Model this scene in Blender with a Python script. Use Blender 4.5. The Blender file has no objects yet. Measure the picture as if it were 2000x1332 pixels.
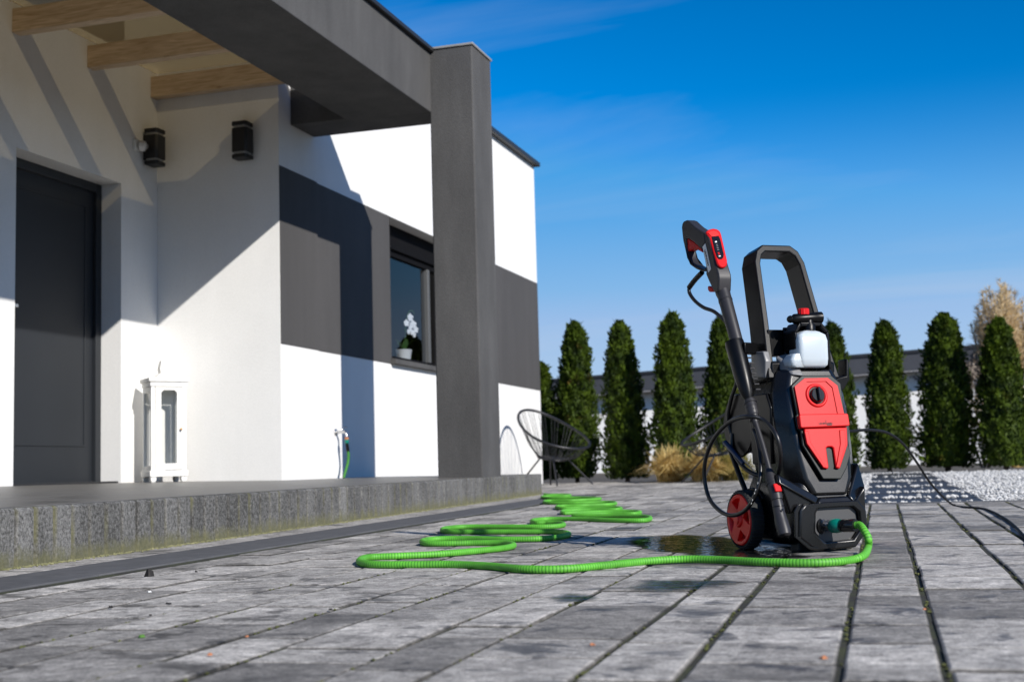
import bpy, math, random
import numpy as np
from mathutils import Vector, Matrix

random.seed(7)
rng = np.random.default_rng(11)
S = bpy.context.scene
COL = S.collection
PI = math.pi
rad = math.radians

# ------------------------------------------------------------------ camera
FPX, YAW, PITCH, ROLL, CAMH = 2557.35, .3019616, .0989607, -.0276596, .297
PAVE_YAW, PAVE_SLOPE = .0307256, .0087682
_f = np.array([-math.sin(YAW)*math.cos(PITCH), math.cos(YAW)*math.cos(PITCH), math.sin(PITCH)])
_r0 = np.array([math.cos(YAW), math.sin(YAW), 0.])
_u0 = np.cross(_r0, _f)
_r = math.cos(ROLL)*_r0 + math.sin(ROLL)*_u0
_u = -math.sin(ROLL)*_r0 + math.cos(ROLL)*_u0
CAM = np.array([0, 0, CAMH])
cd = bpy.data.cameras.new('camera')
cam = bpy.data.objects.new('camera', cd)
COL.objects.link(cam)
cam.matrix_world = Matrix(((_r[0], _u[0], -_f[0], 0), (_r[1], _u[1], -_f[1], 0), (_r[2], _u[2], -_f[2], CAMH), (0, 0, 0, 1)))
cd.sensor_width = 36
cd.lens = FPX/2000*36
cd.clip_start = .05
cd.clip_end = 3000
cd.dof.use_dof = True
cd.dof.focus_distance = 3.95
cd.dof.aperture_fstop = 5.2
S.camera = cam

# ------------------------------------------------------------------ sky, sun, exposure
SUN = np.array([1., -.70, .697])
SUN /= np.linalg.norm(SUN)
CLOUD = (8.8, 25.2)
SKY_CAP = (1.4, 4.3, 10.8, 1)
HAZE_COL = (6.5, 8.9, 11.3, 1)
HAZE_TOP, HAZE_MAX = .28, .92
w = bpy.data.worlds.new('World')
S.world = w
w.use_nodes = True
nt = w.node_tree
bg = nt.nodes['Background']
sky = nt.nodes.new('ShaderNodeTexSky')
sky.sky_type = 'NISHITA'
sky.sun_disc = False
sky.sun_elevation = math.asin(SUN[2])
sky.sun_rotation = math.atan2(SUN[0], SUN[1])
sky.altitude = 300
sky.air_density = 1.0
sky.dust_density = .7
sky.ozone_density = 2.5
hs = nt.nodes.new('ShaderNodeHueSaturation')
hs.inputs['Saturation'].default_value = 1.56
hs.inputs['Value'].default_value = .96
gm = nt.nodes.new('ShaderNodeGamma')      # deeper zenith against a pale horizon, as through a polariser
gm.inputs['Gamma'].default_value = 1.45
nt.links.new(sky.outputs[0], gm.inputs['Color'])
nt.links.new(gm.outputs[0], hs.inputs['Color'])
# thin cirrus, spread over the whole sky
geo = nt.nodes.new('ShaderNodeTexCoord')
sep = nt.nodes.new('ShaderNodeSeparateXYZ')
nt.links.new(geo.outputs['Generated'], sep.inputs[0])


def wmath(op, a, b=None):
    n = nt.nodes.new('ShaderNodeMath')
    n.operation = op
    for i, q in enumerate((a, b)):
        if q is None:
            continue
        if isinstance(q, (int, float)):
            n.inputs[i].default_value = q
        else:
            nt.links.new(q, n.inputs[i])
    return n.outputs[0]


zz = wmath('ADD', wmath('MAXIMUM', sep.outputs[2], 0.0), .16)
cx = wmath('DIVIDE', sep.outputs[0], zz)
cy = wmath('DIVIDE', sep.outputs[1], zz)
cmb = nt.nodes.new('ShaderNodeCombineXYZ')
nt.links.new(wmath('ADD', wmath('MULTIPLY', cx, .55), CLOUD[0]), cmb.inputs[0])
nt.links.new(wmath('ADD', wmath('MULTIPLY', cy, 1.5), CLOUD[1]), cmb.inputs[1])
cn = nt.nodes.new('ShaderNodeTexNoise')
cn.inputs['Scale'].default_value = 1.1
cn.inputs['Detail'].default_value = 7
cn.inputs['Roughness'].default_value = .55
cn.inputs['Distortion'].default_value = .7
nt.links.new(cmb.outputs[0], cn.inputs['Vector'])
cr = nt.nodes.new('ShaderNodeMapRange')
cr.inputs['From Min'].default_value = .45
cr.inputs['From Max'].default_value = .95
cr.inputs['To Max'].default_value = .48
nt.links.new(cn.outputs[0], cr.inputs['Value'])
cap = nt.nodes.new('ShaderNodeMixRGB')      # no glare towards the sun: clear, even sky all round
cap.blend_type = 'DARKEN'
cap.inputs['Fac'].default_value = 1
cap.inputs['Color2'].default_value = SKY_CAP
nt.links.new(hs.outputs[0], cap.inputs['Color1'])
hz = nt.nodes.new('ShaderNodeMapRange')      # pale haze low over the horizon, the same all round
hz.interpolation_type = 'SMOOTHSTEP'
hz.inputs['From Min'].default_value = HAZE_TOP
hz.inputs['From Max'].default_value = 0
hz.inputs['To Max'].default_value = HAZE_MAX
nt.links.new(sep.outputs[2], hz.inputs['Value'])
hm = nt.nodes.new('ShaderNodeMixRGB')
hm.inputs['Color2'].default_value = HAZE_COL
nt.links.new(hz.outputs[0], hm.inputs['Fac'])
nt.links.new(cap.outputs[0], hm.inputs['Color1'])
mx = nt.nodes.new('ShaderNodeMixRGB')
mx.inputs['Color2'].default_value = (7.5, 8.6, 10.5, 1)
nt.links.new(cr.outputs[0], mx.inputs['Fac'])
nt.links.new(hm.outputs[0], mx.inputs['Color1'])
nt.links.new(mx.outputs[0], bg.inputs['Color'])
bg.inputs['Strength'].default_value = .062

sl = bpy.data.lights.new('sun', 'SUN')
sl.energy = 5.0
sl.angle = rad(.5)
sl.color = (1, .955, .89)
so = bpy.data.objects.new('sun', sl)
COL.objects.link(so)
so.rotation_euler = Vector(SUN).to_track_quat('Z', 'Y').to_euler()
so.location = (6, -4, 8)

vs = S.view_settings
vs.view_transform = 'Standard'
vs.look = 'None'
vs.exposure = .24
vs.gamma = 1
vs.use_curve_mapping = False
S.render.engine = 'CYCLES'
S.cycles.use_denoising = True
S.cycles.max_bounces = 8
S.cycles.transparent_max_bounces = 12
S.cycles.caustics_reflective = False
S.cycles.caustics_refractive = False
S.cycles.sample_clamp_indirect = 6


# ------------------------------------------------------------------ places read off the photograph (real planes of the site)
def ray(x, y):
    return _f + (x-1000)/FPX*_r - (y-666)/FPX*_u


def onX(x, y, X):
    d = ray(x, y)
    return CAM + d*(X/d[0])


def onY(x, y, Y):
    d = ray(x, y)
    return CAM + d*(Y/d[1])


def onZ(x, y, Z):
    d = ray(x, y)
    return CAM + d*((Z-CAMH)/d[2])


PD = np.array([-math.sin(PAVE_YAW), math.cos(PAVE_YAW)])
PR = np.array([math.cos(PAVE_YAW), math.sin(PAVE_YAW)])


def gz(X, Y):
    return PAVE_SLOPE*(PD[0]*X + PD[1]*Y)


def onG(x, y, lift=0.):
    d = ray(x, y)
    t = (CAMH-lift)/(PAVE_SLOPE*(PD@d[:2]) - d[2])
    return CAM + d*t


def ab(a, b, lift=0.):
    p = PR*a + PD*b
    return (p[0], p[1], gz(*p)+lift)


def proj(P):
    q = np.array(P, float)-CAM
    k = q@_f
    return (1000+FPX*(q@_r)/k, 666-FPX*(q@_u)/k, k)


# ------------------------------------------------------------------ materials
MATS = {}


def nodes(name):
    m = bpy.data.materials.new(name)
    m.use_nodes = True
    return m, m.node_tree, m.node_tree.nodes['Principled BSDF']


def mat(name, col, rough=.6, var=.12, scale=8., bump=0., bscale=120., metal=0., coat=0., spec=.5, stretch=(1, 1, 1), rvar=.0, grain=0.):
    if name in MATS:
        return MATS[name]
    m, t, b = nodes(name)
    b.inputs['Roughness'].default_value = rough
    b.inputs['Metallic'].default_value = metal
    b.inputs['Specular IOR Level'].default_value = spec
    b.inputs['Coat Weight'].default_value = coat
    tc = t.nodes.new('ShaderNodeTexCoord')
    mp = t.nodes.new('ShaderNodeMapping')
    mp.inputs['Scale'].default_value = stretch
    t.links.new(tc.outputs['Object'], mp.inputs[0])
    n = t.nodes.new('ShaderNodeTexNoise')
    n.inputs['Scale'].default_value = scale
    n.inputs['Detail'].default_value = 6
    n.inputs['Roughness'].default_value = .62
    t.links.new(mp.outputs[0], n.inputs['Vector'])
    r = t.nodes.new('ShaderNodeValToRGB')
    r.color_ramp.elements[0].position = .3
    r.color_ramp.elements[1].position = .7
    r.color_ramp.elements[0].color = tuple(max(0, c*(1-var)) for c in col)+(1,)
    r.color_ramp.elements[1].color = tuple(min(.95, c*(1+var)) for c in col)+(1,)
    t.links.new(n.outputs[0], r.inputs[0])
    col_out = r.outputs[0]
    if grain:
        gn = t.nodes.new('ShaderNodeTexNoise')
        gn.inputs['Scale'].default_value = 95
        gn.inputs['Detail'].default_value = 6
        gn.inputs['Roughness'].default_value = .8
        t.links.new(tc.outputs['Object'], gn.inputs['Vector'])
        st = t.nodes.new('ShaderNodeMapping')
        st.inputs['Scale'].default_value = (3, 3, .5)
        t.links.new(tc.outputs['Object'], st.inputs[0])
        sn = t.nodes.new('ShaderNodeTexNoise')
        sn.inputs['Scale'].default_value = 1.6
        sn.inputs['Detail'].default_value = 5
        t.links.new(st.outputs[0], sn.inputs['Vector'])
        m1 = t.nodes.new('ShaderNodeMapRange')
        m1.inputs[1].default_value, m1.inputs[2].default_value, m1.inputs[3].default_value, m1.inputs[4].default_value = .3, .7, 1-grain, 1+grain
        t.links.new(gn.outputs[0], m1.inputs[0])
        m2 = t.nodes.new('ShaderNodeMapRange')
        m2.inputs[1].default_value, m2.inputs[2].default_value, m2.inputs[3].default_value, m2.inputs[4].default_value = .3, .7, 1-grain*.35, 1+grain*.35
        t.links.new(sn.outputs[0], m2.inputs[0])
        mu = t.nodes.new('ShaderNodeMath')
        mu.operation = 'MULTIPLY'
        t.links.new(m1.outputs[0], mu.inputs[0])
        t.links.new(m2.outputs[0], mu.inputs[1])
        mc_ = t.nodes.new('ShaderNodeMixRGB')
        mc_.blend_type = 'MULTIPLY'
        mc_.inputs[0].default_value = 1
        t.links.new(col_out, mc_.inputs[1])
        t.links.new(mu.outputs[0], mc_.inputs[2])
        col_out = mc_.outputs[0]
    t.links.new(col_out, b.inputs['Base Color'])
    if rvar:
        q = t.nodes.new('ShaderNodeMapRange')
        q.inputs['To Min'].default_value = max(.02, rough-rvar)
        q.inputs['To Max'].default_value = min(1, rough+rvar)
        t.links.new(n.outputs[0], q.inputs['Value'])
        t.links.new(q.outputs[0], b.inputs['Roughness'])
    if bump:
        n2 = t.nodes.new('ShaderNodeTexNoise')
        n2.inputs['Scale'].default_value = bscale
        n2.inputs['Detail'].default_value = 4
        t.links.new(tc.outputs['Object'], n2.inputs['Vector'])
        bp = t.nodes.new('ShaderNodeBump')
        bp.inputs['Strength'].default_value = bump
        bp.inputs['Distance'].default_value = .004
        t.links.new(n2.outputs[0], bp.inputs['Height'])
        t.links.new(bp.outputs[0], b.inputs['Normal'])
    MATS[name] = m
    return m


mat('white_plaster', (.745, .74, .725), .9, .03, 1.3, .5, 160, grain=.06)
mat('grey_plaster', (.070, .0685, .0675), .92, .20, 3.4, .7, 140, stretch=(1, 1, .35), grain=.28)
mat('band_plaster', (.060, .0575, .0575), .92, .10, 1.2, .6, 140, stretch=(1, 1, .25), grain=.22)
mat('dark_flashing', (.018, .018, .02), .45, .1, 5)
mat('shutter_dark', (.005, .005, .006), .85, .1, 5, spec=.1)
mat('mullion_grey', (.085, .088, .09), .6, .05, 5)
mat('zinc_cap', (.36, .34, .31), .5, .15, 9, metal=.3)
mat('anthracite_door', (.0135, .016, .020), .55, .06, 4, .1, 300)
mat('lamp_black', (.005, .005, .0055), .5, .1, 20)
mat('milky_plastic', (.30, .29, .27), .4, .05, 20)
mat('white_wood', (.76, .75, .72), .6, .05, 22, .25, 90, stretch=(1, 1, .15))
mat('brass', (.30, .17, .08), .35, .1, 20, metal=.9)
mat('steel', (.55, .55, .55), .25, .05, 20, metal=1)
mat('black_plastic', (.0030, .0030, .0034), .34, .12, 14, .04, 900, spec=.22, rvar=.05)
mat('shell_black', (.0034, .0034, .0038), .27, .12, 14, .03, 900, spec=.5, rvar=.04)
mat('black_gloss', (.008, .008, .009), .16, .1, 14)
mat('panel_plastic', (.006, .009, .009), .40, .1, 14, .03, 900, spec=.25)
mat('gun_plastic', (.024, .023, .026), .45, .08, 18, .04, 900, spec=.35)
mat('silver_plastic', (.16, .16, .165), .38, .1, 14)
mat('red_plastic', (.56, .008, .010), .42, .05, 14, .06, 700, spec=.22)
mat('red_rim', (.88, .012, .008), .42, .05, 14)
mat('rubber', (.012, .013, .014), .72, .2, 40, .2, 300)
mat('teal_plastic', (.0, .16, .115), .32, .08, 20)
mat('black_hose', (.006, .006, .007), .38, .1, 30)
mat('cable_rubber', (.006, .006, .007), .7, .1, 30, spec=.2)
mat('label_white', (.78, .78, .76), .5, .03, 20)
mat('ink', (.02, .012, .012), .6, .0, 20)
mat('chair_cord', (.010, .010, .011), .5, .15, 30)
mat('chair_metal', (.010, .010, .012), .4, .1, 30)
mat('roof_dark', (.045, .047, .055), .55, .12, 3)
mat('soffit_grey', (.30, .30, .31), .8, .08, 3)
mat('bark', (.075, .055, .04), .9, .2, 20, .5, 60)
mat('dark_slab', (.038, .039, .043), .55, .25, 9, .3, 160)
mat('edging_dark', (.085, .085, .088), .8, .2, 14, .4, 300)
mat('tile_grey', (.125, .118, .108), .42, .28, 5, .15, 200, rvar=.14)
mat('room_brown', (.16, .055, .025), .7, .3, 2)
mat('room_dark', (.03, .028, .028), .8, .1, 2)
mat('pot_white', (.74, .74, .72), .4, .04, 20)
mat('petal', (.82, .82, .80), .6, .04, 30)
mat('orchid_leaf', (.06, .14, .03), .4, .2, 20)
mat('earth', (.07, .06, .045), .95, .35, 3, .6, 40)
mat('litter_black', (.015, .013, .012), .8, .3, 60)
mat('litter_orange', (.42, .16, .07), .8, .2, 60)
mat('litter_green', (.06, .16, .02), .8, .2, 60)
mat('litter_white', (.7, .7, .68), .8, .1, 60)
mat('hose_print', (.7, .7, .7), .5, .02, 20)
mat('crank_blue', (.01, .03, .08), .3, .1, 20)


def wood_mat():
    m, t, b = nodes('pine_wood')
    b.inputs['Roughness'].default_value = .65
    tc = t.nodes.new('ShaderNodeTexCoord')
    mp = t.nodes.new('ShaderNodeMapping')
    mp.inputs['Scale'].default_value = (.7, 9, 9)
    t.links.new(tc.outputs['Object'], mp.inputs[0])
    n = t.nodes.new('ShaderNodeTexNoise')
    n.inputs['Scale'].default_value = 6
    n.inputs['Detail'].default_value = 8
    n.inputs['Distortion'].default_value = 1.2
    t.links.new(mp.outputs[0], n.inputs['Vector'])
    r = t.nodes.new('ShaderNodeValToRGB')
    e = r.color_ramp.elements
    e[0].position, e[0].color = .28, (.40, .27, .15, 1)
    e[1].position, e[1].color = .72, (.70, .54, .37, 1)
    t.links.new(n.outputs[0], r.inputs[0])
    v = t.nodes.new('ShaderNodeTexVoronoi')
    v.inputs['Scale'].default_value = 3.1
    mp2 = t.nodes.new('ShaderNodeMapping')
    mp2.inputs['Scale'].default_value = (.75, 1.5, 1.5)
    t.links.new(tc.outputs['Object'], mp2.inputs[0])
    t.links.new(mp2.outputs[0], v.inputs['Vector'])
    k = t.nodes.new('ShaderNodeMapRange')
    k.inputs['From Min'].default_value = .03
    k.inputs['From Max'].default_value = .075
    k.inputs['To Min'].default_value = .55
    k.inputs['To Max'].default_value = 0
    t.links.new(v.outputs['Distance'], k.inputs['Value'])
    x = t.nodes.new('ShaderNodeMixRGB')
    x.inputs['Color2'].default_value = (.16, .07, .03, 1)
    t.links.new(k.outputs[0], x.inputs['Fac'])
    t.links.new(r.outputs[0], x.inputs['Color1'])
    t.links.new(x.outputs[0], b.inputs['Base Color'])
    MATS['pine_wood'] = m


wood_mat()


def sheet_mat():   # milky twin-wall roofing: lets a little sun through, glows when lit
    m, t, b = nodes('milky_sheet')
    out = t.nodes['Material Output']
    tc = t.nodes.new('ShaderNodeTexCoord')
    wv = t.nodes.new('ShaderNodeTexWave')
    wv.bands_direction = 'Y'
    wv.inputs['Scale'].default_value = 14
    wv.inputs['Distortion'].default_value = .8
    t.links.new(tc.outputs['Object'], wv.inputs['Vector'])
    r = t.nodes.new('ShaderNodeValToRGB')
    e = r.color_ramp.elements
    e[0].color = (.34, .31, .24, 1)
    e[1].color = (.66, .60, .47, 1)
    t.links.new(wv.outputs[0], r.inputs[0])
    tr = t.nodes.new('ShaderNodeBsdfTransparent')
    t.links.new(r.outputs[0], tr.inputs[0])
    tl = t.nodes.new('ShaderNodeBsdfTranslucent')
    tl.inputs[0].default_value = (.27, .21, .125, 1)
    df = t.nodes.new('ShaderNodeBsdfDiffuse')
    df.inputs[0].default_value = (.34, .26, .15, 1)
    m1 = t.nodes.new('ShaderNodeMixShader')
    m1.inputs[0].default_value = .4
    t.links.new(tl.outputs[0], m1.inputs[1])
    t.links.new(df.outputs[0], m1.inputs[2])
    m2 = t.nodes.new('ShaderNodeMixShader')
    m2.inputs[0].default_value = .52
    t.links.new(tr.outputs[0], m2.inputs[1])
    t.links.new(m1.outputs[0], m2.inputs[2])
    t.links.new(m2.outputs[0], out.inputs[0])
    MATS['milky_sheet'] = m


sheet_mat()


def glass_mat(name, tint=(.9, .93, .95), rough=.0, ior=1.5):
    m, t, b = nodes(name)
    out = t.nodes['Material Output']
    tr = t.nodes.new('ShaderNodeBsdfTransparent')
    tr.inputs[0].default_value = tint+(1,)
    gl = t.nodes.new('ShaderNodeBsdfGlossy')
    gl.inputs['Roughness'].default_value = rough
    fr = t.nodes.new('ShaderNodeFresnel')
    bk = t.nodes.new('ShaderNodeNewGeometry')
    ix = t.nodes.new('ShaderNodeMapRange')
    ix.inputs[3].default_value, ix.inputs[4].default_value = ior, 1/ior
    t.links.new(bk.outputs['Backfacing'], ix.inputs[0])
    t.links.new(ix.outputs[0], fr.inputs[0])
    ms = t.nodes.new('ShaderNodeMixShader')
    t.links.new(fr.outputs[0], ms.inputs[0])
    t.links.new(tr.outputs[0], ms.inputs[1])
    t.links.new(gl.outputs[0], ms.inputs[2])
    t.links.new(ms.outputs[0], out.inputs[0])
    MATS[name] = m


glass_mat('window_glass', (.66, .69, .73), 0, 1.42)
glass_mat('lantern_glass', (.86, .87, .86), .02, 1.45)
glass_mat('clear_plastic', (.75, .76, .80), .08, 1.5)


def paver_mat():
    m, t, b = nodes('concrete_paver')
    L = t.links.new
    g = t.nodes.new('ShaderNodeNewGeometry')
    rot = t.nodes.new('ShaderNodeMapping')
    rot.inputs['Rotation'].default_value = (0, 0, -PAVE_YAW)
    L(g.outputs['Position'], rot.inputs[0])

    def noise(scale, st, detail=6, rough=.6, dist=0.):
        mp = t.nodes.new('ShaderNodeMapping')
        mp.inputs['Scale'].default_value = st
        L(rot.outputs[0], mp.inputs[0])
        n = t.nodes.new('ShaderNodeTexNoise')
        n.inputs['Scale'].default_value = scale
        n.inputs['Detail'].default_value = detail
        n.inputs['Roughness'].default_value = rough
        n.inputs['Distortion'].default_value = dist
        L(mp.outputs[0], n.inputs['Vector'])
        return n.outputs[0]

    def rng_(v, a, bb, c, d):
        q = t.nodes.new('ShaderNodeMapRange')
        q.inputs[1].default_value, q.inputs[2].default_value = a, bb
        q.inputs[3].default_value, q.inputs[4].default_value = c, d
        L(v, q.inputs[0])
        return q.outputs[0]

    def mth(op, a, bb):
        n = t.nodes.new('ShaderNodeMath')
        n.operation = op
        for i, q in enumerate((a, bb)):
            if isinstance(q, (int, float)):
                n.inputs[i].default_value = q
            else:
                L(q, n.inputs[i])
        return n.outputs[0]

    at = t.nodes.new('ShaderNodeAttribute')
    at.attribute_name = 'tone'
    streak = rng_(noise(2.6, (1, 1.9, 1), 6, .65), .34, .66, .78, 1.16)     # melange of the cast concrete
    mid = rng_(noise(17, (1, 1.25, 1), 6, .7), .36, .64, .66, 1.22)
    fine = rng_(noise(55, (1, 1, 1), 6, .75), .33, .67, .58, 1.34)
    grain = rng_(noise(230, (1, 1, 1), 3, .6), .3, .7, .56, 1.42)
    blot = rng_(noise(8.5, (.8, 1.15, 1), 6, .6, .5), .565, .625, 1., .40)       # dark stains
    damp = rng_(noise(1.5, (1, 1, 1), 6, .62), .53, .64, 1., .60)
    v = mth('MULTIPLY', mth('MULTIPLY', streak, mth('MULTIPLY', fine, mid)), mth('MULTIPLY', grain, mth('MULTIPLY', blot, damp)))
    spots = rng_(noise(21, (1, 1, 1), 5, .6, .3), .585, .635, 1., .62)
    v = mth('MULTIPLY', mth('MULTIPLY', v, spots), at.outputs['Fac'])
    cmb = t.nodes.new('ShaderNodeMixRGB')
    cmb.blend_type = 'MULTIPLY'
    cmb.inputs[0].default_value = 1
    cmb.inputs[1].default_value = (.378, .354, .322, 1)
    L(v, cmb.inputs[2])
    L(cmb.outputs[0], b.inputs['Base Color'])
    L(rng_(mth('MULTIPLY', blot, damp), .4, 1, .55, .9), b.inputs['Roughness'])
    bp = t.nodes.new('ShaderNodeBump')
    bp.inputs['Strength'].default_value = .55
    bp.inputs['Distance'].default_value = .003
    L(mth('ADD', mth('MULTIPLY', fine, .6), mth('MULTIPLY', grain, .5)), bp.inputs['Height'])
    L(bp.outputs[0], b.inputs['Normal'])
    MATS['concrete_paver'] = m


paver_mat()


def two_tone(name, c1, c2, scale, lo, hi, rough=.95, bump=.8, bscale=90, dist=.006):
    m, t, b = nodes(name)
    L = t.links.new
    g = t.nodes.new('ShaderNodeNewGeometry')
    n = t.nodes.new('ShaderNodeTexNoise')
    n.inputs['Scale'].default_value = scale
    n.inputs['Detail'].default_value = 8
    n.inputs['Roughness'].default_value = .7
    L(g.outputs['Position'], n.inputs['Vector'])
    r = t.nodes.new('ShaderNodeValToRGB')
    r.color_ramp.elements[0].position, r.color_ramp.elements[0].color = lo, c1+(1,)
    r.color_ramp.elements[1].position, r.color_ramp.elements[1].color = hi, c2+(1,)
    L(n.outputs[0], r.inputs[0])
    L(r.outputs[0], b.inputs['Base Color'])
    b.inputs['Roughness'].default_value = rough
    n2 = t.nodes.new('ShaderNodeTexNoise')
    n2.inputs['Scale'].default_value = bscale
    n2.inputs['Detail'].default_value = 5
    L(g.outputs['Position'], n2.inputs['Vector'])
    bp = t.nodes.new('ShaderNodeBump')
    bp.inputs['Strength'].default_value = bump
    bp.inputs['Distance'].default_value = dist
    L(n2.outputs[0], bp.inputs['Height'])
    L(bp.outputs[0], b.inputs['Normal'])
    MATS[name] = m
    return m


two_tone('joint_moss', (.020, .018, .013), (.045, .052, .016), 9, .42, .66)
two_tone('moss_joint', (.045, .05, .014), (.12, .13, .035), 25, .35, .7)
two_tone('moss', (.12, .125, .05), (.30, .28, .15), 25, .35, .7)
two_tone('gravel_bed', (.26, .255, .25), (.50, .49, .48), 40, .35, .65, bump=1, bscale=45, dist=.03)
two_tone('white_pebble', (.36, .355, .345), (.66, .655, .64), 30, .3, .7, rough=.75, bump=.2)


def palisade_mat():
    m, t, b = nodes('mossy_concrete')
    L = t.links.new
    tc = t.nodes.new('ShaderNodeTexCoord')
    g = t.nodes.new('ShaderNodeNewGeometry')
    sp = t.nodes.new('ShaderNodeSeparateXYZ')
    L(tc.outputs['Object'], sp.inputs[0])      # object space: y along the edge, z up from the paving

    def noise(src, scale, st, detail=6, rough=.65):
        mp = t.nodes.new('ShaderNodeMapping')
        mp.inputs['Scale'].default_value = st
        L(src, mp.inputs[0])
        n = t.nodes.new('ShaderNodeTexNoise')
        n.inputs['Scale'].default_value = scale
        n.inputs['Detail'].default_value = detail
        n.inputs['Roughness'].default_value = rough
        L(mp.outputs[0], n.inputs['Vector'])
        return n.outputs[0]

    def mr(v, a, bb, c, d):
        q = t.nodes.new('ShaderNodeMapRange')
        q.inputs[1].default_value, q.inputs[2].default_value = a, bb
        q.inputs[3].default_value, q.inputs[4].default_value = c, d
        L(v, q.inputs[0])
        return q.outputs[0]

    def mth(op, a, bb):
        n = t.nodes.new('ShaderNodeMath')
        n.operation = op
        for i, q in enumerate((a, bb)):
            if isinstance(q, (int, float)):
                n.inputs[i].default_value = q
            else:
                L(q, n.inputs[i])
        return n.outputs[0]

    P = g.outputs['Position']
    base = noise(P, 95, (1, 1, .9), 8, .8)
    big = noise(P, 4, (1, 1, .3), 4)
    r = t.nodes.new('ShaderNodeValToRGB')
    e = r.color_ramp.elements
    e[0].position, e[0].color = .42, (.034, .033, .030, 1)
    e[1].position, e[1].color = .63, (.25, .245, .235, 1)
    L(mth('ADD', mth('MULTIPLY', base, .75), mth('MULTIPLY', big, .25)), r.inputs[0])
    # moss growing at the foot, uneven, and dirt at the joints
    foot = mr(mth('ADD', sp.outputs[2], mth('MULTIPLY', mth('SUBTRACT', noise(P, 18, (1, 1, .5), 6, .7), .5), .16)), .012, .062, 1, 0)
    edge = mth('ABSOLUTE', sp.outputs[1], 0)
    joint = mth('MULTIPLY', mr(edge, .037, .047, 0, 1), mr(noise(P, 6, (1, 1, .5), 5), .50, .62, 0, .9))
    oi = t.nodes.new('ShaderNodeObjectInfo')
    dirt = mth('MULTIPLY', mr(edge, .042, .048, 0, 1), mr(noise(P, 14, (1, 1, .4), 4), .35, .6, .2, 1))
    moss = mth('MAXIMUM', foot, joint)
    x = t.nodes.new('ShaderNodeMixRGB')
    mc = t.nodes.new('ShaderNodeValToRGB')
    mc.color_ramp.elements[0].color = (.045, .048, .018, 1)
    mc.color_ramp.elements[1].color = (.20, .19, .10, 1)
    L(noise(P, 70, (1, 1, 1), 4), mc.inputs[0])
    L(mth('MULTIPLY', moss, .9), x.inputs[0])
    dk = t.nodes.new('ShaderNodeMixRGB')
    dk.blend_type = 'MULTIPLY'
    dk.inputs[0].default_value = 1
    L(r.outputs[0], dk.inputs[1])
    L(mth('MULTIPLY', mr(oi.outputs['Random'], 0, 1, .90, 1.18), mr(dirt, 0, 1, 1, .35)), dk.inputs[2])
    L(dk.outputs[0], x.inputs[1])
    L(mc.outputs[0], x.inputs[2])
    L(x.outputs[0], b.inputs['Base Color'])
    b.inputs['Roughness'].default_value = .92
    bp = t.nodes.new('ShaderNodeBump')
    bp.inputs['Strength'].default_value = .9
    bp.inputs['Distance'].default_value = .006
    L(base, bp.inputs['Height'])
    L(bp.outputs[0], b.inputs['Normal'])
    MATS['mossy_concrete'] = m


palisade_mat()


def leaf_mat(name, c1, c2, trans=.25, scale=9.):
    m, t, b = nodes(name)
    L = t.links.new
    out = t.nodes['Material Output']
    g = t.nodes.new('ShaderNodeNewGeometry')
    n = t.nodes.new('ShaderNodeTexNoise')
    n.inputs['Scale'].default_value = scale
    n.inputs['Detail'].default_value = 5
    L(g.outputs['Position'], n.inputs['Vector'])
    r = t.nodes.new('ShaderNodeValToRGB')
    r.color_ramp.elements[0].position, r.color_ramp.elements[0].color = .33, c1+(1,)
    r.color_ramp.elements[1].position, r.color_ramp.elements[1].color = .68, c2+(1,)
    L(n.outputs[0], r.inputs[0])
    nb_ = t.nodes.new('ShaderNodeTexNoise')
    nb_.inputs['Scale'].default_value = scale*.55
    nb_.inputs['Detail'].default_value = 3
    L(g.outputs['Position'], nb_.inputs['Vector'])
    mr = t.nodes.new('ShaderNodeMapRange')
    mr.inputs[1].default_value, mr.inputs[2].default_value, mr.inputs[4].default_value = .66, .76, .7
    L(nb_.outputs[0], mr.inputs[0])
    bm_ = t.nodes.new('ShaderNodeMixRGB')
    bm_.inputs[2].default_value = (.13, .075, .018, 1)
    L(mr.outputs[0], bm_.inputs[0])
    L(r.outputs[0], bm_.inputs[1])
    r = bm_
    L(r.outputs[0], b.inputs['Base Color'])
    b.inputs['Roughness'].default_value = .65
    b.inputs['Specular IOR Level'].default_value = .25
    tl = t.nodes.new('ShaderNodeBsdfTranslucent')
    L(r.outputs[0], tl.inputs[0])
    ms = t.nodes.new('ShaderNodeMixShader')
    ms.inputs[0].default_value = trans
    L(b.outputs[0], ms.inputs[1])
    L(tl.outputs[0], ms.inputs[2])
    L(ms.outputs[0], out.inputs[0])
    MATS[name] = m


leaf_mat('thuja', (.010, .023, .002), (.068, .108, .004), .18, 6)
leaf_mat('straw', (.58, .42, .14), (.88, .72, .36), .5, 14)
leaf_mat('grass_green', (.22, .22, .05), (.58, .47, .17), .45, 10)
leaf_mat('plume', (.50, .37, .20), (.76, .62, .40), .4, 10)
leaf_mat('dry_twig', (.17, .14, .12), (.34, .29, .24), .2, 10)


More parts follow.
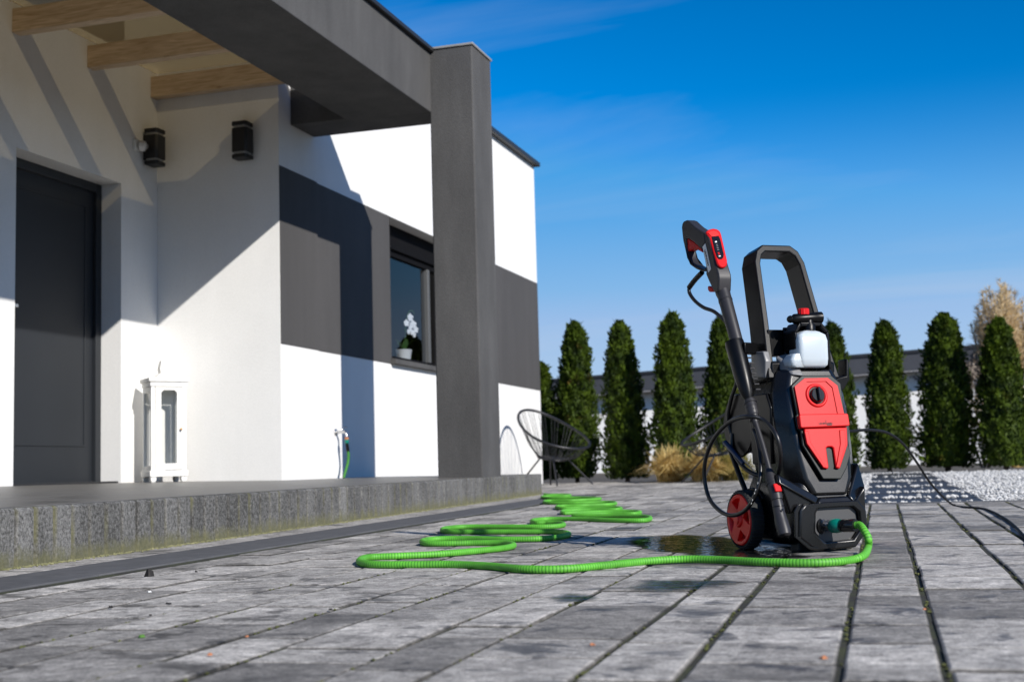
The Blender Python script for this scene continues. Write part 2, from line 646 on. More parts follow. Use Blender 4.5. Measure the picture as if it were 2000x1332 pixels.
def hose_mat():
    m, t, b = nodes('green_hose')
    L = t.links.new
    at = t.nodes.new('ShaderNodeAttribute')
    at.attribute_name = 'rib'
    r = t.nodes.new('ShaderNodeValToRGB')
    r.color_ramp.elements[0].color = (.02, .16, .006, 1)
    r.color_ramp.elements[1].color = (.105, .41, .032, 1)
    L(at.outputs['Fac'], r.inputs[0])
    g = t.nodes.new('ShaderNodeNewGeometry')
    n = t.nodes.new('ShaderNodeTexNoise')
    n.inputs['Scale'].default_value = 11
    n.inputs['Detail'].default_value = 6
    n.inputs['Roughness'].default_value = .7
    L(g.outputs['Position'], n.inputs['Vector'])
    q = t.nodes.new('ShaderNodeMapRange')
    q.inputs[1].default_value, q.inputs[2].default_value, q.inputs[3].default_value, q.inputs[4].default_value = .3, .7, .72, 1.2
    L(n.outputs[0], q.inputs[0])
    x = t.nodes.new('ShaderNodeMixRGB')
    x.blend_type = 'MULTIPLY'
    x.inputs[0].default_value = 1
    L(r.outputs[0], x.inputs[1])
    L(q.outputs[0], x.inputs[2])
    L(x.outputs[0], b.inputs['Base Color'])
    b.inputs['Roughness'].default_value = .6
    MATS['green_hose'] = m


hose_mat()


def bottle_mat():
    m, t, b = nodes('bottle_plastic')
    b.inputs['Base Color'].default_value = (.47, .525, .565, 1)
    b.inputs['Roughness'].default_value = .32
    b.inputs['Subsurface Weight'].default_value = .55
    b.inputs['Subsurface Radius'].default_value = (.03, .035, .04)
    b.inputs['Subsurface Scale'].default_value = 1
    MATS['bottle_plastic'] = m


bottle_mat()


def mesh_grid_mat():
    m, t, b = nodes('perforated_grille')
    L = t.links.new
    tc = t.nodes.new('ShaderNodeTexCoord')
    mp = t.nodes.new('ShaderNodeMapping')
    mp.inputs['Rotation'].default_value = (0, rad(45), 0)
    L(tc.outputs['Object'], mp.inputs[0])
    v = t.nodes.new('ShaderNodeTexVoronoi')
    v.voronoi_dimensions = '3D'
    v.inputs['Scale'].default_value = 210
    v.inputs['Randomness'].default_value = 0
    L(mp.outputs[0], v.inputs['Vector'])
    r = t.nodes.new('ShaderNodeValToRGB')
    r.color_ramp.elements[0].position, r.color_ramp.elements[0].color = .28, (.004, .004, .004, 1)
    r.color_ramp.elements[1].position, r.color_ramp.elements[1].color = .45, (.06, .06, .062, 1)
    L(v.outputs['Distance'], r.inputs[0])
    L(r.outputs[0], b.inputs['Base Color'])
    b.inputs['Roughness'].default_value = .4
    MATS['perforated_grille'] = m


mesh_grid_mat()


# ------------------------------------------------------------------ mesh helpers
class MB:
    def __init__(s):
        s.v = []
        s.f = []

    def add(s, vs, fs):
        o = len(s.v)
        s.v += [tuple(map(float, p)) for p in vs]
        s.f += [tuple(i+o for i in q) for q in fs]
        return s

    def box(s, x0, x1, y0, y1, z0, z1):
        return s.hexa([(x0, y0, z0), (x1, y0, z0), (x1, y1, z0), (x0, y1, z0), (x0, y0, z1), (x1, y0, z1), (x1, y1, z1), (x0, y1, z1)])

    def hexa(s, p):
        return s.add(p, [(3, 2, 1, 0), (4, 5, 6, 7), (0, 1, 5, 4), (1, 2, 6, 5), (2, 3, 7, 6), (3, 0, 4, 7)])

    def loft(s, rings, cap=True, closed=True):
        n = len(rings[0])
        vs = [p for r in rings for p in r]
        fs = []
        for i in range(len(rings)-1):
            for j in range(n if closed else n-1):
                k = (j+1) % n
                fs.append((i*n+j, i*n+k, (i+1)*n+k, (i+1)*n+j))
        if cap:
            fs.append(tuple(range(n))[::-1])
            fs.append(tuple((len(rings)-1)*n+j for j in range(n)))
        return s.add(vs, fs)

    def prism(s, poly, off):
        off = np.array(off, float)
        p = [np.array(q, float) for q in poly]
        return s.loft([p, [q+off for q in p]])

    def tube(s, pts, r, n=8, cap=True):
        P = [np.array(p, float) for p in pts]
        R_ = r if hasattr(r, '__len__') else [r]*len(P)
        T = []
        for i in range(len(P)):
            d = P[min(i+1, len(P)-1)]-P[max(i-1, 0)]
            T.append(d/(np.linalg.norm(d)+1e-12))
        a = np.array([0, 0, 1.]) if abs(T[0][2]) < .9 else np.array([1., 0, 0])
        N = np.cross(T[0], a)
        N /= np.linalg.norm(N)
        rings = []
        for i in range(len(P)):
            N = N-T[i]*(N@T[i])
            N /= np.linalg.norm(N)+1e-12
            B = np.cross(T[i], N)
            rings.append([P[i]+R_[i]*(math.cos(2*PI*k/n)*N+math.sin(2*PI*k/n)*B) for k in range(n)])
        return s.loft(rings, cap)

    def lathe(s, prof, o, ax, n=20):
        ax = np.array(ax, float)
        ax /= np.linalg.norm(ax)
        o = np.array(o, float)
        return s.tube_exact([o+ax*h for r, h in prof], [r for r, h in prof], ax, n)

    def tube_exact(s, P, R_, ax, n):
        a = np.array([0, 0, 1.]) if abs(ax[2]) < .9 else np.array([1., 0, 0])
        N = np.cross(ax, a)
        N /= np.linalg.norm(N)
        B = np.cross(ax, N)
        return s.loft([[p+r*(math.cos(2*PI*k/n)*N+math.sin(2*PI*k/n)*B) for k in range(n)] for p, r in zip(P, R_)])

    def torus(s, c, ax, R_, r, n=28, m=8):
        ax = np.array(ax, float)
        ax /= np.linalg.norm(ax)
        a = np.array([0, 0, 1.]) if abs(ax[2]) < .9 else np.array([1., 0, 0])
        N = np.cross(ax, a)
        N /= np.linalg.norm(N)
        B = np.cross(ax, N)
        c = np.array(c, float)
        vs, fs = [], []
        for i in range(n):
            d = math.cos(2*PI*i/n)*N+math.sin(2*PI*i/n)*B
            for j in range(m):
                vs.append(c+d*(R_+r*math.cos(2*PI*j/m))+ax*r*math.sin(2*PI*j/m))
        for i in range(n):
            for j in range(m):
                fs.append((i*m+j, i*m+(j+1) % m, ((i+1) % n)*m+(j+1) % m, ((i+1) % n)*m+j))
        return s.add(vs, fs)

    def ring_plate(s, outer, inner, off):     # plate with a hole; both outlines with the same number of points
        off = np.array(off, float)
        A = [np.array(q, float) for q in outer]
        B = [np.array(q, float) for q in inner]
        n = len(A)
        vs = A+B+[q+off for q in A]+[q+off for q in B]
        fs = []
        for i in range(n):
            j = (i+1) % n
            fs += [(i, j, n+j, n+i)[::-1], (2*n+i, 2*n+j, 3*n+j, 3*n+i), (i, j, 2*n+j, 2*n+i), (n+j, n+i, 3*n+i, 3*n+j)]
        return s.add(vs, fs)


def obj(name, mb, m, parent=None, bevel=0., smooth=None, seg=2):
    me = bpy.data.meshes.new(name)
    me.from_pydata(mb.v, [], mb.f)
    me.validate()
    import bmesh
    bm = bmesh.new()
    bm.from_mesh(me)
    bmesh.ops.recalc_face_normals(bm, faces=bm.faces)
    bm.to_mesh(me)
    bm.free()
    me.materials.append(MATS[m] if isinstance(m, str) else m)
    o = bpy.data.objects.new(name, me)
    COL.objects.link(o)
    if parent:
        o.parent = parent
    if bevel:
        b = o.modifiers.new('bevel', 'BEVEL')
        b.width = bevel
        b.segments = seg
        b.limit_method = 'ANGLE'
        b.angle_limit = rad(28)
        if smooth is None:
            smooth = 40
    if smooth:
        me.polygons.foreach_set('use_smooth', [True]*len(me.polygons))
        me.set_sharp_from_angle(angle=rad(smooth))
    return o


def tag(o, label, cat, group=None, kind=None):
    o['label'] = label
    o['category'] = cat
    if group:
        o['group'] = group
    if kind:
        o['kind'] = kind
    return o


def struct(o, label=None, cat=None):
    o['kind'] = 'structure'
    if label:
        o['label'] = label
    if cat:
        o['category'] = cat
    return o


def empty(name, loc=(0, 0, 0), rz=0.):
    o = bpy.data.objects.new(name, None)
    COL.objects.link(o)
    o.location = loc
    o.rotation_euler = (0, 0, rz)
    o.empty_display_size = .1
    return o


def spline(pts, step=.01, closed=False):      # Catmull-Rom through 3D points, resampled evenly
    P = [np.array(p, float) for p in pts]
    out = []
    n = len(P)
    for i in range(n-1):
        p0, p1, p2, p3 = P[max(i-1, 0)], P[i], P[i+1], P[min(i+2, n-1)]
        k = max(4, int(np.linalg.norm(p2-p1)/step*1.5))
        for j in range(k):
            t = j/k
            out.append(.5*((2*p1)+(-p0+p2)*t+(2*p0-5*p1+4*p2-p3)*t*t+(-p0+3*p1-3*p2+p3)*t**3))
    out.append(P[-1])
    out = np.array(out)
    L = np.concatenate([[0], np.cumsum(np.linalg.norm(np.diff(out, axis=0), axis=1))])
    m = max(2, int(L[-1]/step)+1)
    s = np.linspace(0, L[-1], m)
    return np.stack([np.interp(s, L, out[:, k]) for k in range(3)], 1)


# ================================================================== GROUND
g = MB()
N = 40
xs = [-900, -300, -120, -60, -30, 30, 60, 120, 300, 900]
g.add([(x, y, gz(x, min(max(y, -30), 60))-.05) for y in xs for x in xs],
      [(j*10+i, j*10+i+1, (j+1)*10+i+1, (j+1)*10+i) for j in range(9) for i in range(9)])
struct(obj('ground', g, 'earth'))

# paving: rows along the terrace, alternately 21 and 14 cm wide, blocks of mixed length
paving = empty('paving')
struct(paving)
g = MB()
jb = [(-2.85, .2), (3.0, .2), (3.0, 7.55), (-.25, 7.55), (-.25, 15.55), (-4.6, 15.55), (-4.6, 10.6), (-2.85, 10.6)]
g.add([ab(a, b, -.0045) for a, b in jb], [tuple(range(len(jb)))])
obj('joint_bed', g, 'joint_moss', paving)
rows = []
a = -.070
k = 0
while a < 2.9:
    wd = .138 if k % 2 == 0 else .2085
    rows.append((a, a+wd))
    a += wd
    k += 1
a = -.070
k = 0
while a > -4.5:
    wd = .2085 if k % 2 == 0 else .138
    rows.append((a-wd, a))
    a -= wd
    k += 1
pavers = []
for (a0, a1) in rows:
    if a0 < -2.2:
        b0, b1 = 10.62, 15.5
    elif a1 > -.25:
        b0, b1 = .3, 7.42
    else:
        b0, b1 = .3, 15.5
    b = b0-random.random()*.2
    jl = random.choice((.004, .005, .006)) if a0 < -.5 else .0062
    while b < b1:
        ln = random.choice((.14, .21, .21, .28, .28, .35))
        e = min(b+ln, b1)
        if e-b < .06:
            break
        pavers.append((a0+jl+random.uniform(-.002, .002), a1-jl+random.uniform(-.002, .002), b+.0030, e-.0030))
        b = e


def paver_verts(p):
    a0, a1, b0, b1 = p
    h = random.uniform(-.0020, .0022)
    tl = [random.uniform(-.0008, .0008) for _ in range(4)]
    c = .0045
    q = []
    for i, (a, b) in enumerate(((a0, b0), (a1, b0), (a1, b1), (a0, b1))):
        q.append(ab(a, b, -.03))
    for i, (a, b) in enumerate(((a0, b0), (a1, b0), (a1, b1), (a0, b1))):
        q.append(ab(a, b, h+tl[i]-.0022))
    for i, (a, b) in enumerate(((a0+c, b0+c), (a1-c, b0+c), (a1-c, b1-c), (a0+c, b1-c))):
        q.append(ab(a, b, h+tl[i]))
    f = []
    for l in (0, 4):
        for i in range(4):
            j = (i+1) % 4
            f.append((l+i, l+j, l+4+j, l+4+i))
    f.append((8, 9, 10, 11))
    return q, f


def tone():
    return random.choice((.60, .76, .92, 1.0, 1.1, 1.2, 1.3))*random.uniform(.92, 1.08)


def shown(p):
    cs = [proj(ab(a, b)) for a, b in ((p[0], p[2]), (p[1], p[2]), (p[1], p[3]), (p[0], p[3]))]
    if min(c[2] for c in cs) < .3:
        return 0
    X = [c[0] for c in cs]
    Y = [c[1] for c in cs]
    if max(X) < 0 or min(X) > 2000 or min(Y) > 1332:
        return 0
    return abs(sum(X[i]*Y[(i+1) % 4]-X[(i+1) % 4]*Y[i] for i in range(4)))/2


pavers.sort(key=shown, reverse=True)
rest = MB()
rest_t = []
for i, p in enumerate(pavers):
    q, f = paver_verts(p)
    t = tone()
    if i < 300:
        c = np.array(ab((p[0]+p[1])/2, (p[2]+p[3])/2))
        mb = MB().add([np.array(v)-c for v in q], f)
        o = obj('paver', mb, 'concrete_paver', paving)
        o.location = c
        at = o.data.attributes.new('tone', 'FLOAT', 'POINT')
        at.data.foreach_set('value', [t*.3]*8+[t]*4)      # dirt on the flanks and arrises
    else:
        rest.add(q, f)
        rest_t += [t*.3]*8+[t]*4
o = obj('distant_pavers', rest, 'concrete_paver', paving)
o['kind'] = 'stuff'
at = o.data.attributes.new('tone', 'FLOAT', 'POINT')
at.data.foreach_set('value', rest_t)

# moss cushions standing in the near joints
g = MB()
tq = (1+5**.5)/2
IV = np.array([(0, 0, 1), (.89, 0, .45), (.28, .85, .45), (-.72, .53, .45), (-.72, -.53, .45), (.28, -.85, .45), (0, 0, -.3)])
IF = [(0, 1, 2), (0, 2, 3), (0, 3, 4), (0, 4, 5), (0, 5, 1), (6, 2, 1), (6, 3, 2), (6, 4, 3), (6, 5, 4), (6, 1, 5)]
for i in range(9000):
    (ra, rb_) = random.choice(rows)
    if ra < -1.6 or ra > 1.2:
        continue
    bb = 1.2+6.2*random.random()**1.6
    pp = ab(ra+random.uniform(-.004, .004), bb, -.0035)
    if math.sin(bb*7+ra*31)+math.sin(bb*17.3+ra*11)*.7+random.gauss(0, .5) < .1:
        continue
    g.add(IV*rng.uniform(.7, 1.3, (7, 1))*random.uniform(.0022, .0052)+np.array(pp), IF)
o = obj('joint_moss', g, 'moss_joint', paving)
o['kind'] = 'stuff'

# dark edging slabs and narrow pale course beside the terrace
b = .4
while b < 10.3:
    e = min(b+1.0, 10.61)
    o = obj('edging_slab', MB().hexa([ab(*q) for q in ((-2.50, b+.002, -.04), (-2.215, b+.002, -.04), (-2.215, e-.002, -.04), (-2.50, e-.002, -.04),
            (-2.50, b+.002, .001), (-2.215, b+.002, .001), (-2.215, e-.002, .001), (-2.50, e-.002, .001))]), 'edging_dark', paving, .003)
    b = e
b = .4
while b < 10.5:
    e = min(b+.6, 10.61)
    o = obj('course_slab', MB().hexa([ab(*q) for q in ((-2.86, b+.002, -.04), (-2.506, b+.002, -.04), (-2.506, e-.002, -.04), (-2.86, e-.002, -.04),
            (-2.86, b+.002, 0), (-2.506, b+.002, 0), (-2.506, e-.002, 0), (-2.86, e-.002, 0))]), 'concrete_paver', paving, .003)
    at = o.data.attributes.new('tone', 'FLOAT', 'POINT')
    at.data.foreach_set('value', [1.1*random.uniform(.9, 1.1)]*8)
    b = e

# kerb and gravel bed
kerb = empty('kerb')
struct(kerb)
a = -.25
while a < 3.0:
    obj('kerb_stone', MB().hexa([ab(*q) for q in ((a+.002, 7.43, -.1), (a+.998, 7.43, -.1), (a+.998, 7.52, -.1), (a+.002, 7.52, -.1),
        (a+.002, 7.43, .004), (a+.998, 7.43, .004), (a+.998, 7.52, .004), (a+.002, 7.52, .004))]), 'edging_dark', kerb, .004)
    a += 1.0
g = MB()
nx, ny = 24, 40
g.add([ab(-.25+3.6*i/nx, 7.53+9.8*j/ny, -.035+random.uniform(0, .012)) for j in range(ny+1) for i in range(nx+1)],
      [(j*(nx+1)+i, j*(nx+1)+i+1, (j+1)*(nx+1)+i+1, (j+1)*(nx+1)+i) for j in range(ny) for i in range(nx)])
struct(obj('gravel_bed_ground', g, 'gravel_bed'))

# slab path across the gravel
path = empty('garden_path')
struct(path)
PB = [(7.58, 8.30), (8.36, 9.35), (9.42, 10.75), (10.83, 12.5), (12.6, 14.5), (14.6, 16.6)]
for (b0, b1) in PB:
    a0, a1 = -.10, .545
    obj('slab', MB().hexa([ab(*q) for q in ((a0, b0, -.06), (a1, b0, -.06), (a1, b1, -.06), (a0, b1, -.06), (a0, b0, -.008), (a1, b0, -.008), (a1, b1, -.008), (a0, b1, -.008))]),
        'dark_slab', path, .006)


def pebble_shape():
    t = (1+5**.5)/2
    v = np.array([(-1, t, 0), (1, t, 0), (-1, -t, 0), (1, -t, 0), (0, -1, t), (0, 1, t), (0, -1, -t), (0, 1, -t), (t, 0, -1), (t, 0, 1), (-t, 0, -1), (-t, 0, 1)])/1.9
    f = [(0, 11, 5), (0, 5, 1), (0, 1, 7), (0, 7, 10), (0, 10, 11), (1, 5, 9), (5, 11, 4), (11, 10, 2), (10, 7, 6), (7, 1, 8), (3, 9, 4), (3, 4, 2), (3, 2, 6), (3, 6, 8), (3, 8, 9), (4, 9, 5), (2, 4, 11), (6, 2, 10), (8, 6, 7), (9, 8, 1)]
    return v, f


PV, PF = pebble_shape()


def pebbles(mb, a, b, r, lift):
    q = PV*rng.uniform(.6, 1.15, (12, 1))*r*rng.uniform(.7, 1.2, (1, 3))
    th = random.random()*6.3
    c_, s_ = math.cos(th), math.sin(th)
    q = np.stack([q[:, 0]*c_-q[:, 1]*s_, q[:, 0]*s_+q[:, 1]*c_, q[:, 2]*.7], 1)
    mb.add(q+np.array(ab(a, b, lift)), PF)


g = MB()
for i in range(17000):
    b = 7.56+9.4*random.random()**1.35
    a = -.24+random.random()*3.2
    if -.12 < a < .56 and b < 16.6:
        inside = any(p0 < b < p1 for p0, p1 in PB)
        if inside and random.random() < .993:
            continue
    if a > .35+b*.16:
        continue
    on = -.12 < a < .56
    pebbles(g, a, b, random.uniform(.008, .019), (.0 if on else random.uniform(-.026, .0)))
for (p0, p1), (q0, q1) in zip(PB[:-1], PB[1:]):     # stones caught in the joints of the path
    for i in range(11):
        pebbles(g, random.uniform(-.1, .54), random.uniform(p1-.05, q0+.08), random.uniform(.012, .022), .002)
o = obj('gravel', g, 'white_pebble', None)
tag(o, 'loose white gravel covering the bed beyond the kerb', 'gravel', kind='stuff')

# water lying on the paving round the washer
def puddle(outline, name, label, seed, film='water_film'):
    r_ = random.Random(seed)
    pts = []
    n = len(outline)
    for i in range(n):
        p, q = np.array(outline[i], float), np.array(outline[(i+1) % n], float)
        for j in range(8):
            t = j/8
            m = p*(1-t)+q*t
            pts.append(onG(m[0], m[1], .0026))
    c = sum(pts)/len(pts)
    k = len(pts)
    rings = [[c+(p-c)*s for p in pts] for s in (.04, .3, .55, .75, .88, 1., 1.12)]
    mb = MB().loft(rings, False)
    o = obj(name, mb, film)
    at = o.data.attributes.new('wet', 'FLOAT', 'POINT')
    at.data.foreach_set('value', [v for v in (1., 1., .9, .75, .5, .25, 0.) for _ in range(k)])
    tag(o, label, 'puddle', 'puddles round the washer')


def water_mat(name, tint, rough, strength, lo, hi, ior, refl):
    m, t, b = nodes(name)
    L = t.links.new
    out = t.nodes['Material Output']
    tr_ = t.nodes.new('ShaderNodeBsdfTransparent')
    tr_.inputs[0].default_value = tint+(1,)
    gl = t.nodes.new('ShaderNodeBsdfGlossy')
    gl.inputs['Roughness'].default_value = rough
    gl.inputs['Color'].default_value = (refl, refl, refl, 1)
    fr = t.nodes.new('ShaderNodeFresnel')
    g_ = t.nodes.new('ShaderNodeNewGeometry')
    ix = t.nodes.new('ShaderNodeMapRange')
    ix.inputs[3].default_value, ix.inputs[4].default_value = ior, 1/ior
    L(g_.outputs['Backfacing'], ix.inputs[0])
    L(ix.outputs[0], fr.inputs[0])
    nb_ = t.nodes.new('ShaderNodeTexNoise')
    nb_.inputs['Scale'].default_value = 26
    L(g_.outputs['Position'], nb_.inputs['Vector'])
    bp = t.nodes.new('ShaderNodeBump')
    bp.inputs['Strength'].default_value = strength
    bp.inputs['Distance'].default_value = .004
    L(nb_.outputs[0], bp.inputs['Height'])
    L(bp.outputs[0], gl.inputs['Normal'])
    L(bp.outputs[0], fr.inputs['Normal'])
    m1 = t.nodes.new('ShaderNodeMixShader')
    L(fr.outputs[0], m1.inputs[0])
    L(tr_.outputs[0], m1.inputs[1])
    L(gl.outputs[0], m1.inputs[2])
    at = t.nodes.new('ShaderNodeAttribute')
    at.attribute_name = 'wet'
    n_ = t.nodes.new('ShaderNodeTexNoise')
    n_.inputs['Scale'].default_value = 7
    n_.inputs['Detail'].default_value = 5
    mp = t.nodes.new('ShaderNodeMapping')
    mp.inputs['Scale'].default_value = (.8, 1.6, 1)
    L(g_.outputs['Position'], mp.inputs[0])
    L(mp.outputs[0], n_.inputs['Vector'])
    ad = t.nodes.new('ShaderNodeMath')
    ad.operation = 'ADD'
    L(at.outputs['Fac'], ad.inputs[0])
    L(n_.outputs[0], ad.inputs[1])
    mr = t.nodes.new('ShaderNodeMapRange')
    mr.inputs[1].default_value, mr.inputs[2].default_value = lo, hi
    L(ad.outputs[0], mr.inputs[0])
    clear = t.nodes.new('ShaderNodeBsdfTransparent')
    m2 = t.nodes.new('ShaderNodeMixShader')
    L(mr.outputs[0], m2.inputs[0])
    L(clear.outputs[0], m2.inputs[1])
    L(m1.outputs[0], m2.inputs[2])
    L(m2.outputs[0], out.inputs[0])
    MATS[name] = m


water_mat('water_film', (.30, .30, .31), .03, .35, .88, 1.10, 1.33, .9)
water_mat('damp_film', (.45, .45, .45), .12, .8, .90, 1.5, 1.25, .36)
puddle([(1205, 1054), (1250, 1046), (1330, 1042), (1420, 1046), (1500, 1062), (1590, 1077), (1600, 1091), (1500, 1097), (1390, 1091), (1280, 1077), (1220, 1066)], 'puddle',
       'dark glossy puddle under the wheel of the pressure washer', 1)
puddle([(1205, 1147), (1260, 1134), (1340, 1129), (1420, 1131), (1492, 1134), (1440, 1143), (1370, 1152), (1290, 1158), (1240, 1156)], 'puddle', 'thin sky-blue puddle in front of the green hose, nearest the machine', 2, 'damp_film')
puddle([(1062, 1167), (1105, 1155), (1160, 1160), (1180, 1168), (1130, 1176), (1085, 1177)], 'puddle', 'small faint puddle farthest from the machine', 3, 'damp_film')


# ================================================================== TERRACE
def edgeX(Y):
    return -2.775-.0452*(Y-3.2)


def terr_z(X, Y):
    zf = .199+.0064*Y
    s = (edgeX(Y)-X)/(edgeX(Y)+5.7)
    return zf+(.292-zf)*min(max(s, 0), 1.1)


terrace = empty('terrace')
struct(terrace)
Y0, Y1 = 1.9, 10.75
step = .104
nb = int((Y1-Y0)/step)
ang = math.atan(-.0452)
for i in range(nb):
    yc = Y0+(i+.5)*step
    xe = edgeX(yc)
    zt = terr_z(xe, yc)+.001
    z0 = gz(xe, yc)
    o_ = random.uniform(-.0015, .0015)
    h = zt-z0
    hw = step/2-.0012
    mb = MB()
    d = .011
    prof = [(-.10, -hw), (o_-d, -hw), (o_, -hw+.010), (o_, hw-.010), (o_-d, hw), (-.10, hw)]
    mb.loft([[(x, y, -.05) for x, y in prof], [(x, y, h-.008) for x, y in prof], [(min(x, o_-.008), y, h) for x, y in prof]])
    o = obj('palisade_block', mb, 'mossy_concrete', terrace)
    o.location = (xe, yc, z0)
    o.rotation_euler = (0, 0, -ang)
# slabs of the terrace floor
ty = Y0
while ty < Y1-.02:
    e = min(ty+.6, Y1)
    for c in range(6):
        def cx_(Y, c):
            return edgeX(Y)-.104-c*.6
        q = []
        p = [(cx_(ty+.002, c)-.002, ty+.002), (cx_(ty+.002, c+1)+.002, ty+.002), (cx_(e-.002, c+1)+.002, e-.002), (cx_(e-.002, c)-.002, e-.002)]
        if p[1][0] < -6.2:
            continue
        obj('floor_tile', MB().hexa([(x, y, terr_z(x, y)-.05) for x, y in p]+[(x, y, terr_z(x, y)) for x, y in p]), 'tile_grey', terrace, .002)
    ty = e
obj('terrace_fill', MB().hexa([(x, y, z) for z in (-.02, .18) for x, y in ((edgeX(Y0)-.12, Y0+.01), (edgeX(Y1)-.12, Y1-.01), (-6.2, Y1-.01), (-6.2, Y0+.01))]), 'mossy_concrete', terrace)
# low cushions of moss along the foot
g = MB()
for i in range(2600):
    y = 2.2+random.random()**1.3*8.4
    x = edgeX(y)+abs(random.gauss(0, .018))-.004
    pebs = PV*rng.uniform(.5, 1.2, (12, 1))*random.uniform(.002, .0062)
    pebs[:, 2] *= .8
    g.add(pebs+np.array((x, y, gz(x, y)+.002)), PF)
o = obj('moss_growth', g, 'moss')
tag(o, 'yellow-green moss growing along the foot of the terrace', 'moss', kind='stuff')

# ================================================================== HOUSE
house = empty('house', (-4.6, 8.854, .2))
tag(house, 'modern house of white and grey render with a pillared porch', 'house')
HO = np.array((4.6, -8.854, -.2))


def hpart(name, mb, m, parent=None, bevel=0., smooth=None):
    if parent is None:
        mb.v = [tuple(np.array(p)+HO) for p in mb.v]
        return obj(name, mb, m, house, bevel, smooth)
    mb.v = [tuple(np.array(p)+HO) for p in mb.v]
    return obj(name, mb, m, parent, bevel, smooth)


XW, XD, YF, YE = -4.6, -5.645, 8.854, 15.91
ZB, ZT, ZR = 1.30, 2.67, 4.19
# main wall: white foot, grey band, white top
hpart('lower_wall', MB().box(XW-.3, XW, YF+.3, YE, -.05, ZB), 'white_plaster')
hpart('upper_wall', MB().box(XW-.3, XW, YF+.3, YE, ZT, ZR), 'white_plaster')
hpart('painted_band', MB().box(XW-.3, XW+.003, YF+.3, 11.05, ZB, ZT), 'band_plaster')
hpart('painted_band', MB().box(XW-.3, XW+.003, 12.95, YE+.003, ZB, ZT), 'band_plaster')
# corner pier of the porch wall, a little proud of the main wall
hpart('corner_pier', MB().box(XW-.3, XW+.018, YF, 9.5, .1, ZB), 'white_plaster')
hpart('corner_pier', MB().box(XW-.3, XW+.018, YF, 9.5, ZT, ZR), 'white_plaster')
hpart('painted_band', MB().box(XW-.3, XW+.021, YF+.002, 9.5, ZB, ZT), 'band_plaster')
# wall facing the porch, and door wall
hpart('porch_wall', MB().box(XD-.3, XW+.0155, YF-.0025, YF+.29, .1, ZR), 'white_plaster')
hpart('door_wall', MB().box(XD-.32, XD, 2.0, 7.17, .1, 3.56), 'white_plaster')
hpart('door_wall', MB().box(XD-.32, XD, 8.366, YF-.003, .1, 3.56), 'white_plaster')
hpart('door_lintel', MB().box(XD-.32, XD, 7.17, 8.366, 2.527, 3.56), 'white_plaster')
# far end and back so the block is closed
hpart('end_wall', MB().box(-10.5, XW-.301, YE-.3, YE-.004, -.05, ZR-.003), 'white_plaster')
hpart('rear_wall', MB().box(-10.8, -10.5, 2.0, YE, -.05, ZR-.003), 'white_plaster')
hpart('flat_roof', MB().box(-10.7, XW-.05, YF+.05, YE-.05, ZR-.10, ZR-.02), 'roof_dark')
hpart('roof_flashing', MB().box(XW-.25, XW+.07, YF+.295, YE+.07, ZR, ZR+.055), 'dark_flashing', None, .006)
hpart('roof_flashing', MB().box(XD-.32, XW+.05, YF-.04, YF+.293, ZR+.001, ZR+.056), 'dark_flashing', None, .006)
# door
door = hpart('front_door', MB().box(XD-.26, XD-.2, 7.10, 8.43, .2, 2.6), 'anthracite_door')
dx = XD-.2
for (y0, y1, z0, z1) in ((7.30, 8.21, 2.33, 2.345), (7.30, 8.21, .56, .575), (7.30, 7.315, .575, 2.33), (8.195, 8.21, .575, 2.33)):
    hpart('trim_strip', MB().box(dx, dx+.006, y0, y1, z0, z1), 'anthracite_door', door, .002)
hpart('door_frame', MB().box(dx, dx+.03, 8.30, 8.366, .25, 2.527).box(dx, dx+.03, 7.17, 7.235, .25, 2.527).box(dx, dx+.03, 7.235, 8.30, 2.46, 2.527), 'anthracite_door', door, .003)
hpart('handle', MB().box(dx+.035, dx+.05, 7.25, 7.40, 1.49, 1.515).box(dx, dx+.04, 7.255, 7.275, 1.492, 1.513), 'steel', door, .003)
hpart('threshold', MB().box(XD-.26, XD-.02, 7.17, 8.366, .24, .305), 'dark_flashing', door, .003)

# window
YM = onX(833, 600, XW-.2)[1]
YO = onX(789, 690, XW-.34)[1]
win = hpart('window', MB().box(XW-.24, XW-.18, 11.05, 11.10, 1.375, 2.67).box(XW-.24, XW-.18, 12.90, 12.95, 1.375, 2.67).box(XW-.24, XW-.18, 11.10, 12.90, 1.375, 1.42)
            .box(XW-.24, XW-.18, 11.10, 12.90, 2.38, 2.44), 'shutter_dark', None, .004)
hpart('mullion', MB().box(XW-.245, XW-.17, YM-.03, YM+.03, 1.42, 2.38), 'mullion_grey', win, .004)
hpart('shutter_box', MB().box(XW-.26, XW-.15, 11.052, 12.948, 2.44, 2.668), 'shutter_dark', win, .004)
hpart('pane', MB().add([(XW-.21, 11.10, 1.42), (XW-.21, YM-.03, 1.42), (XW-.21, YM-.03, 2.38), (XW-.21, 11.10, 2.38)], [(0, 1, 2, 3)]), 'window_glass', win)
hpart('pane', MB().add([(XW-.21, YM+.03, 1.42), (XW-.21, 12.90, 1.42), (XW-.21, 12.90, 2.38), (XW-.21, YM+.03, 2.38)], [(0, 1, 2, 3)]), 'window_glass', win)
hpart('sill', MB().hexa([(XW-.18, 11.03, 1.30), (XW+.055, 11.03, 1.30), (XW+.055, 12.97, 1.30), (XW-.18, 12.97, 1.30), (XW-.18, 11.03, 1.377), (XW+.055, 11.03, 1.345), (XW+.055, 12.97, 1.345), (XW-.18, 12.97, 1.377)]), 'grey_plaster', win, .003)
hpart('inner_sill', MB().box(XW-.52, XW-.241, 11.05, 12.95, 1.36, 1.40), 'white_wood', win)
room = hpart('room_wall', MB().box(-8.2, -8.1, 9.6, 15.5, .3, 3.2), 'room_brown')
hpart('room_wall', MB().box(-8.1, XW-.302, 9.55, 9.6, .3, 3.2), 'room_dark')
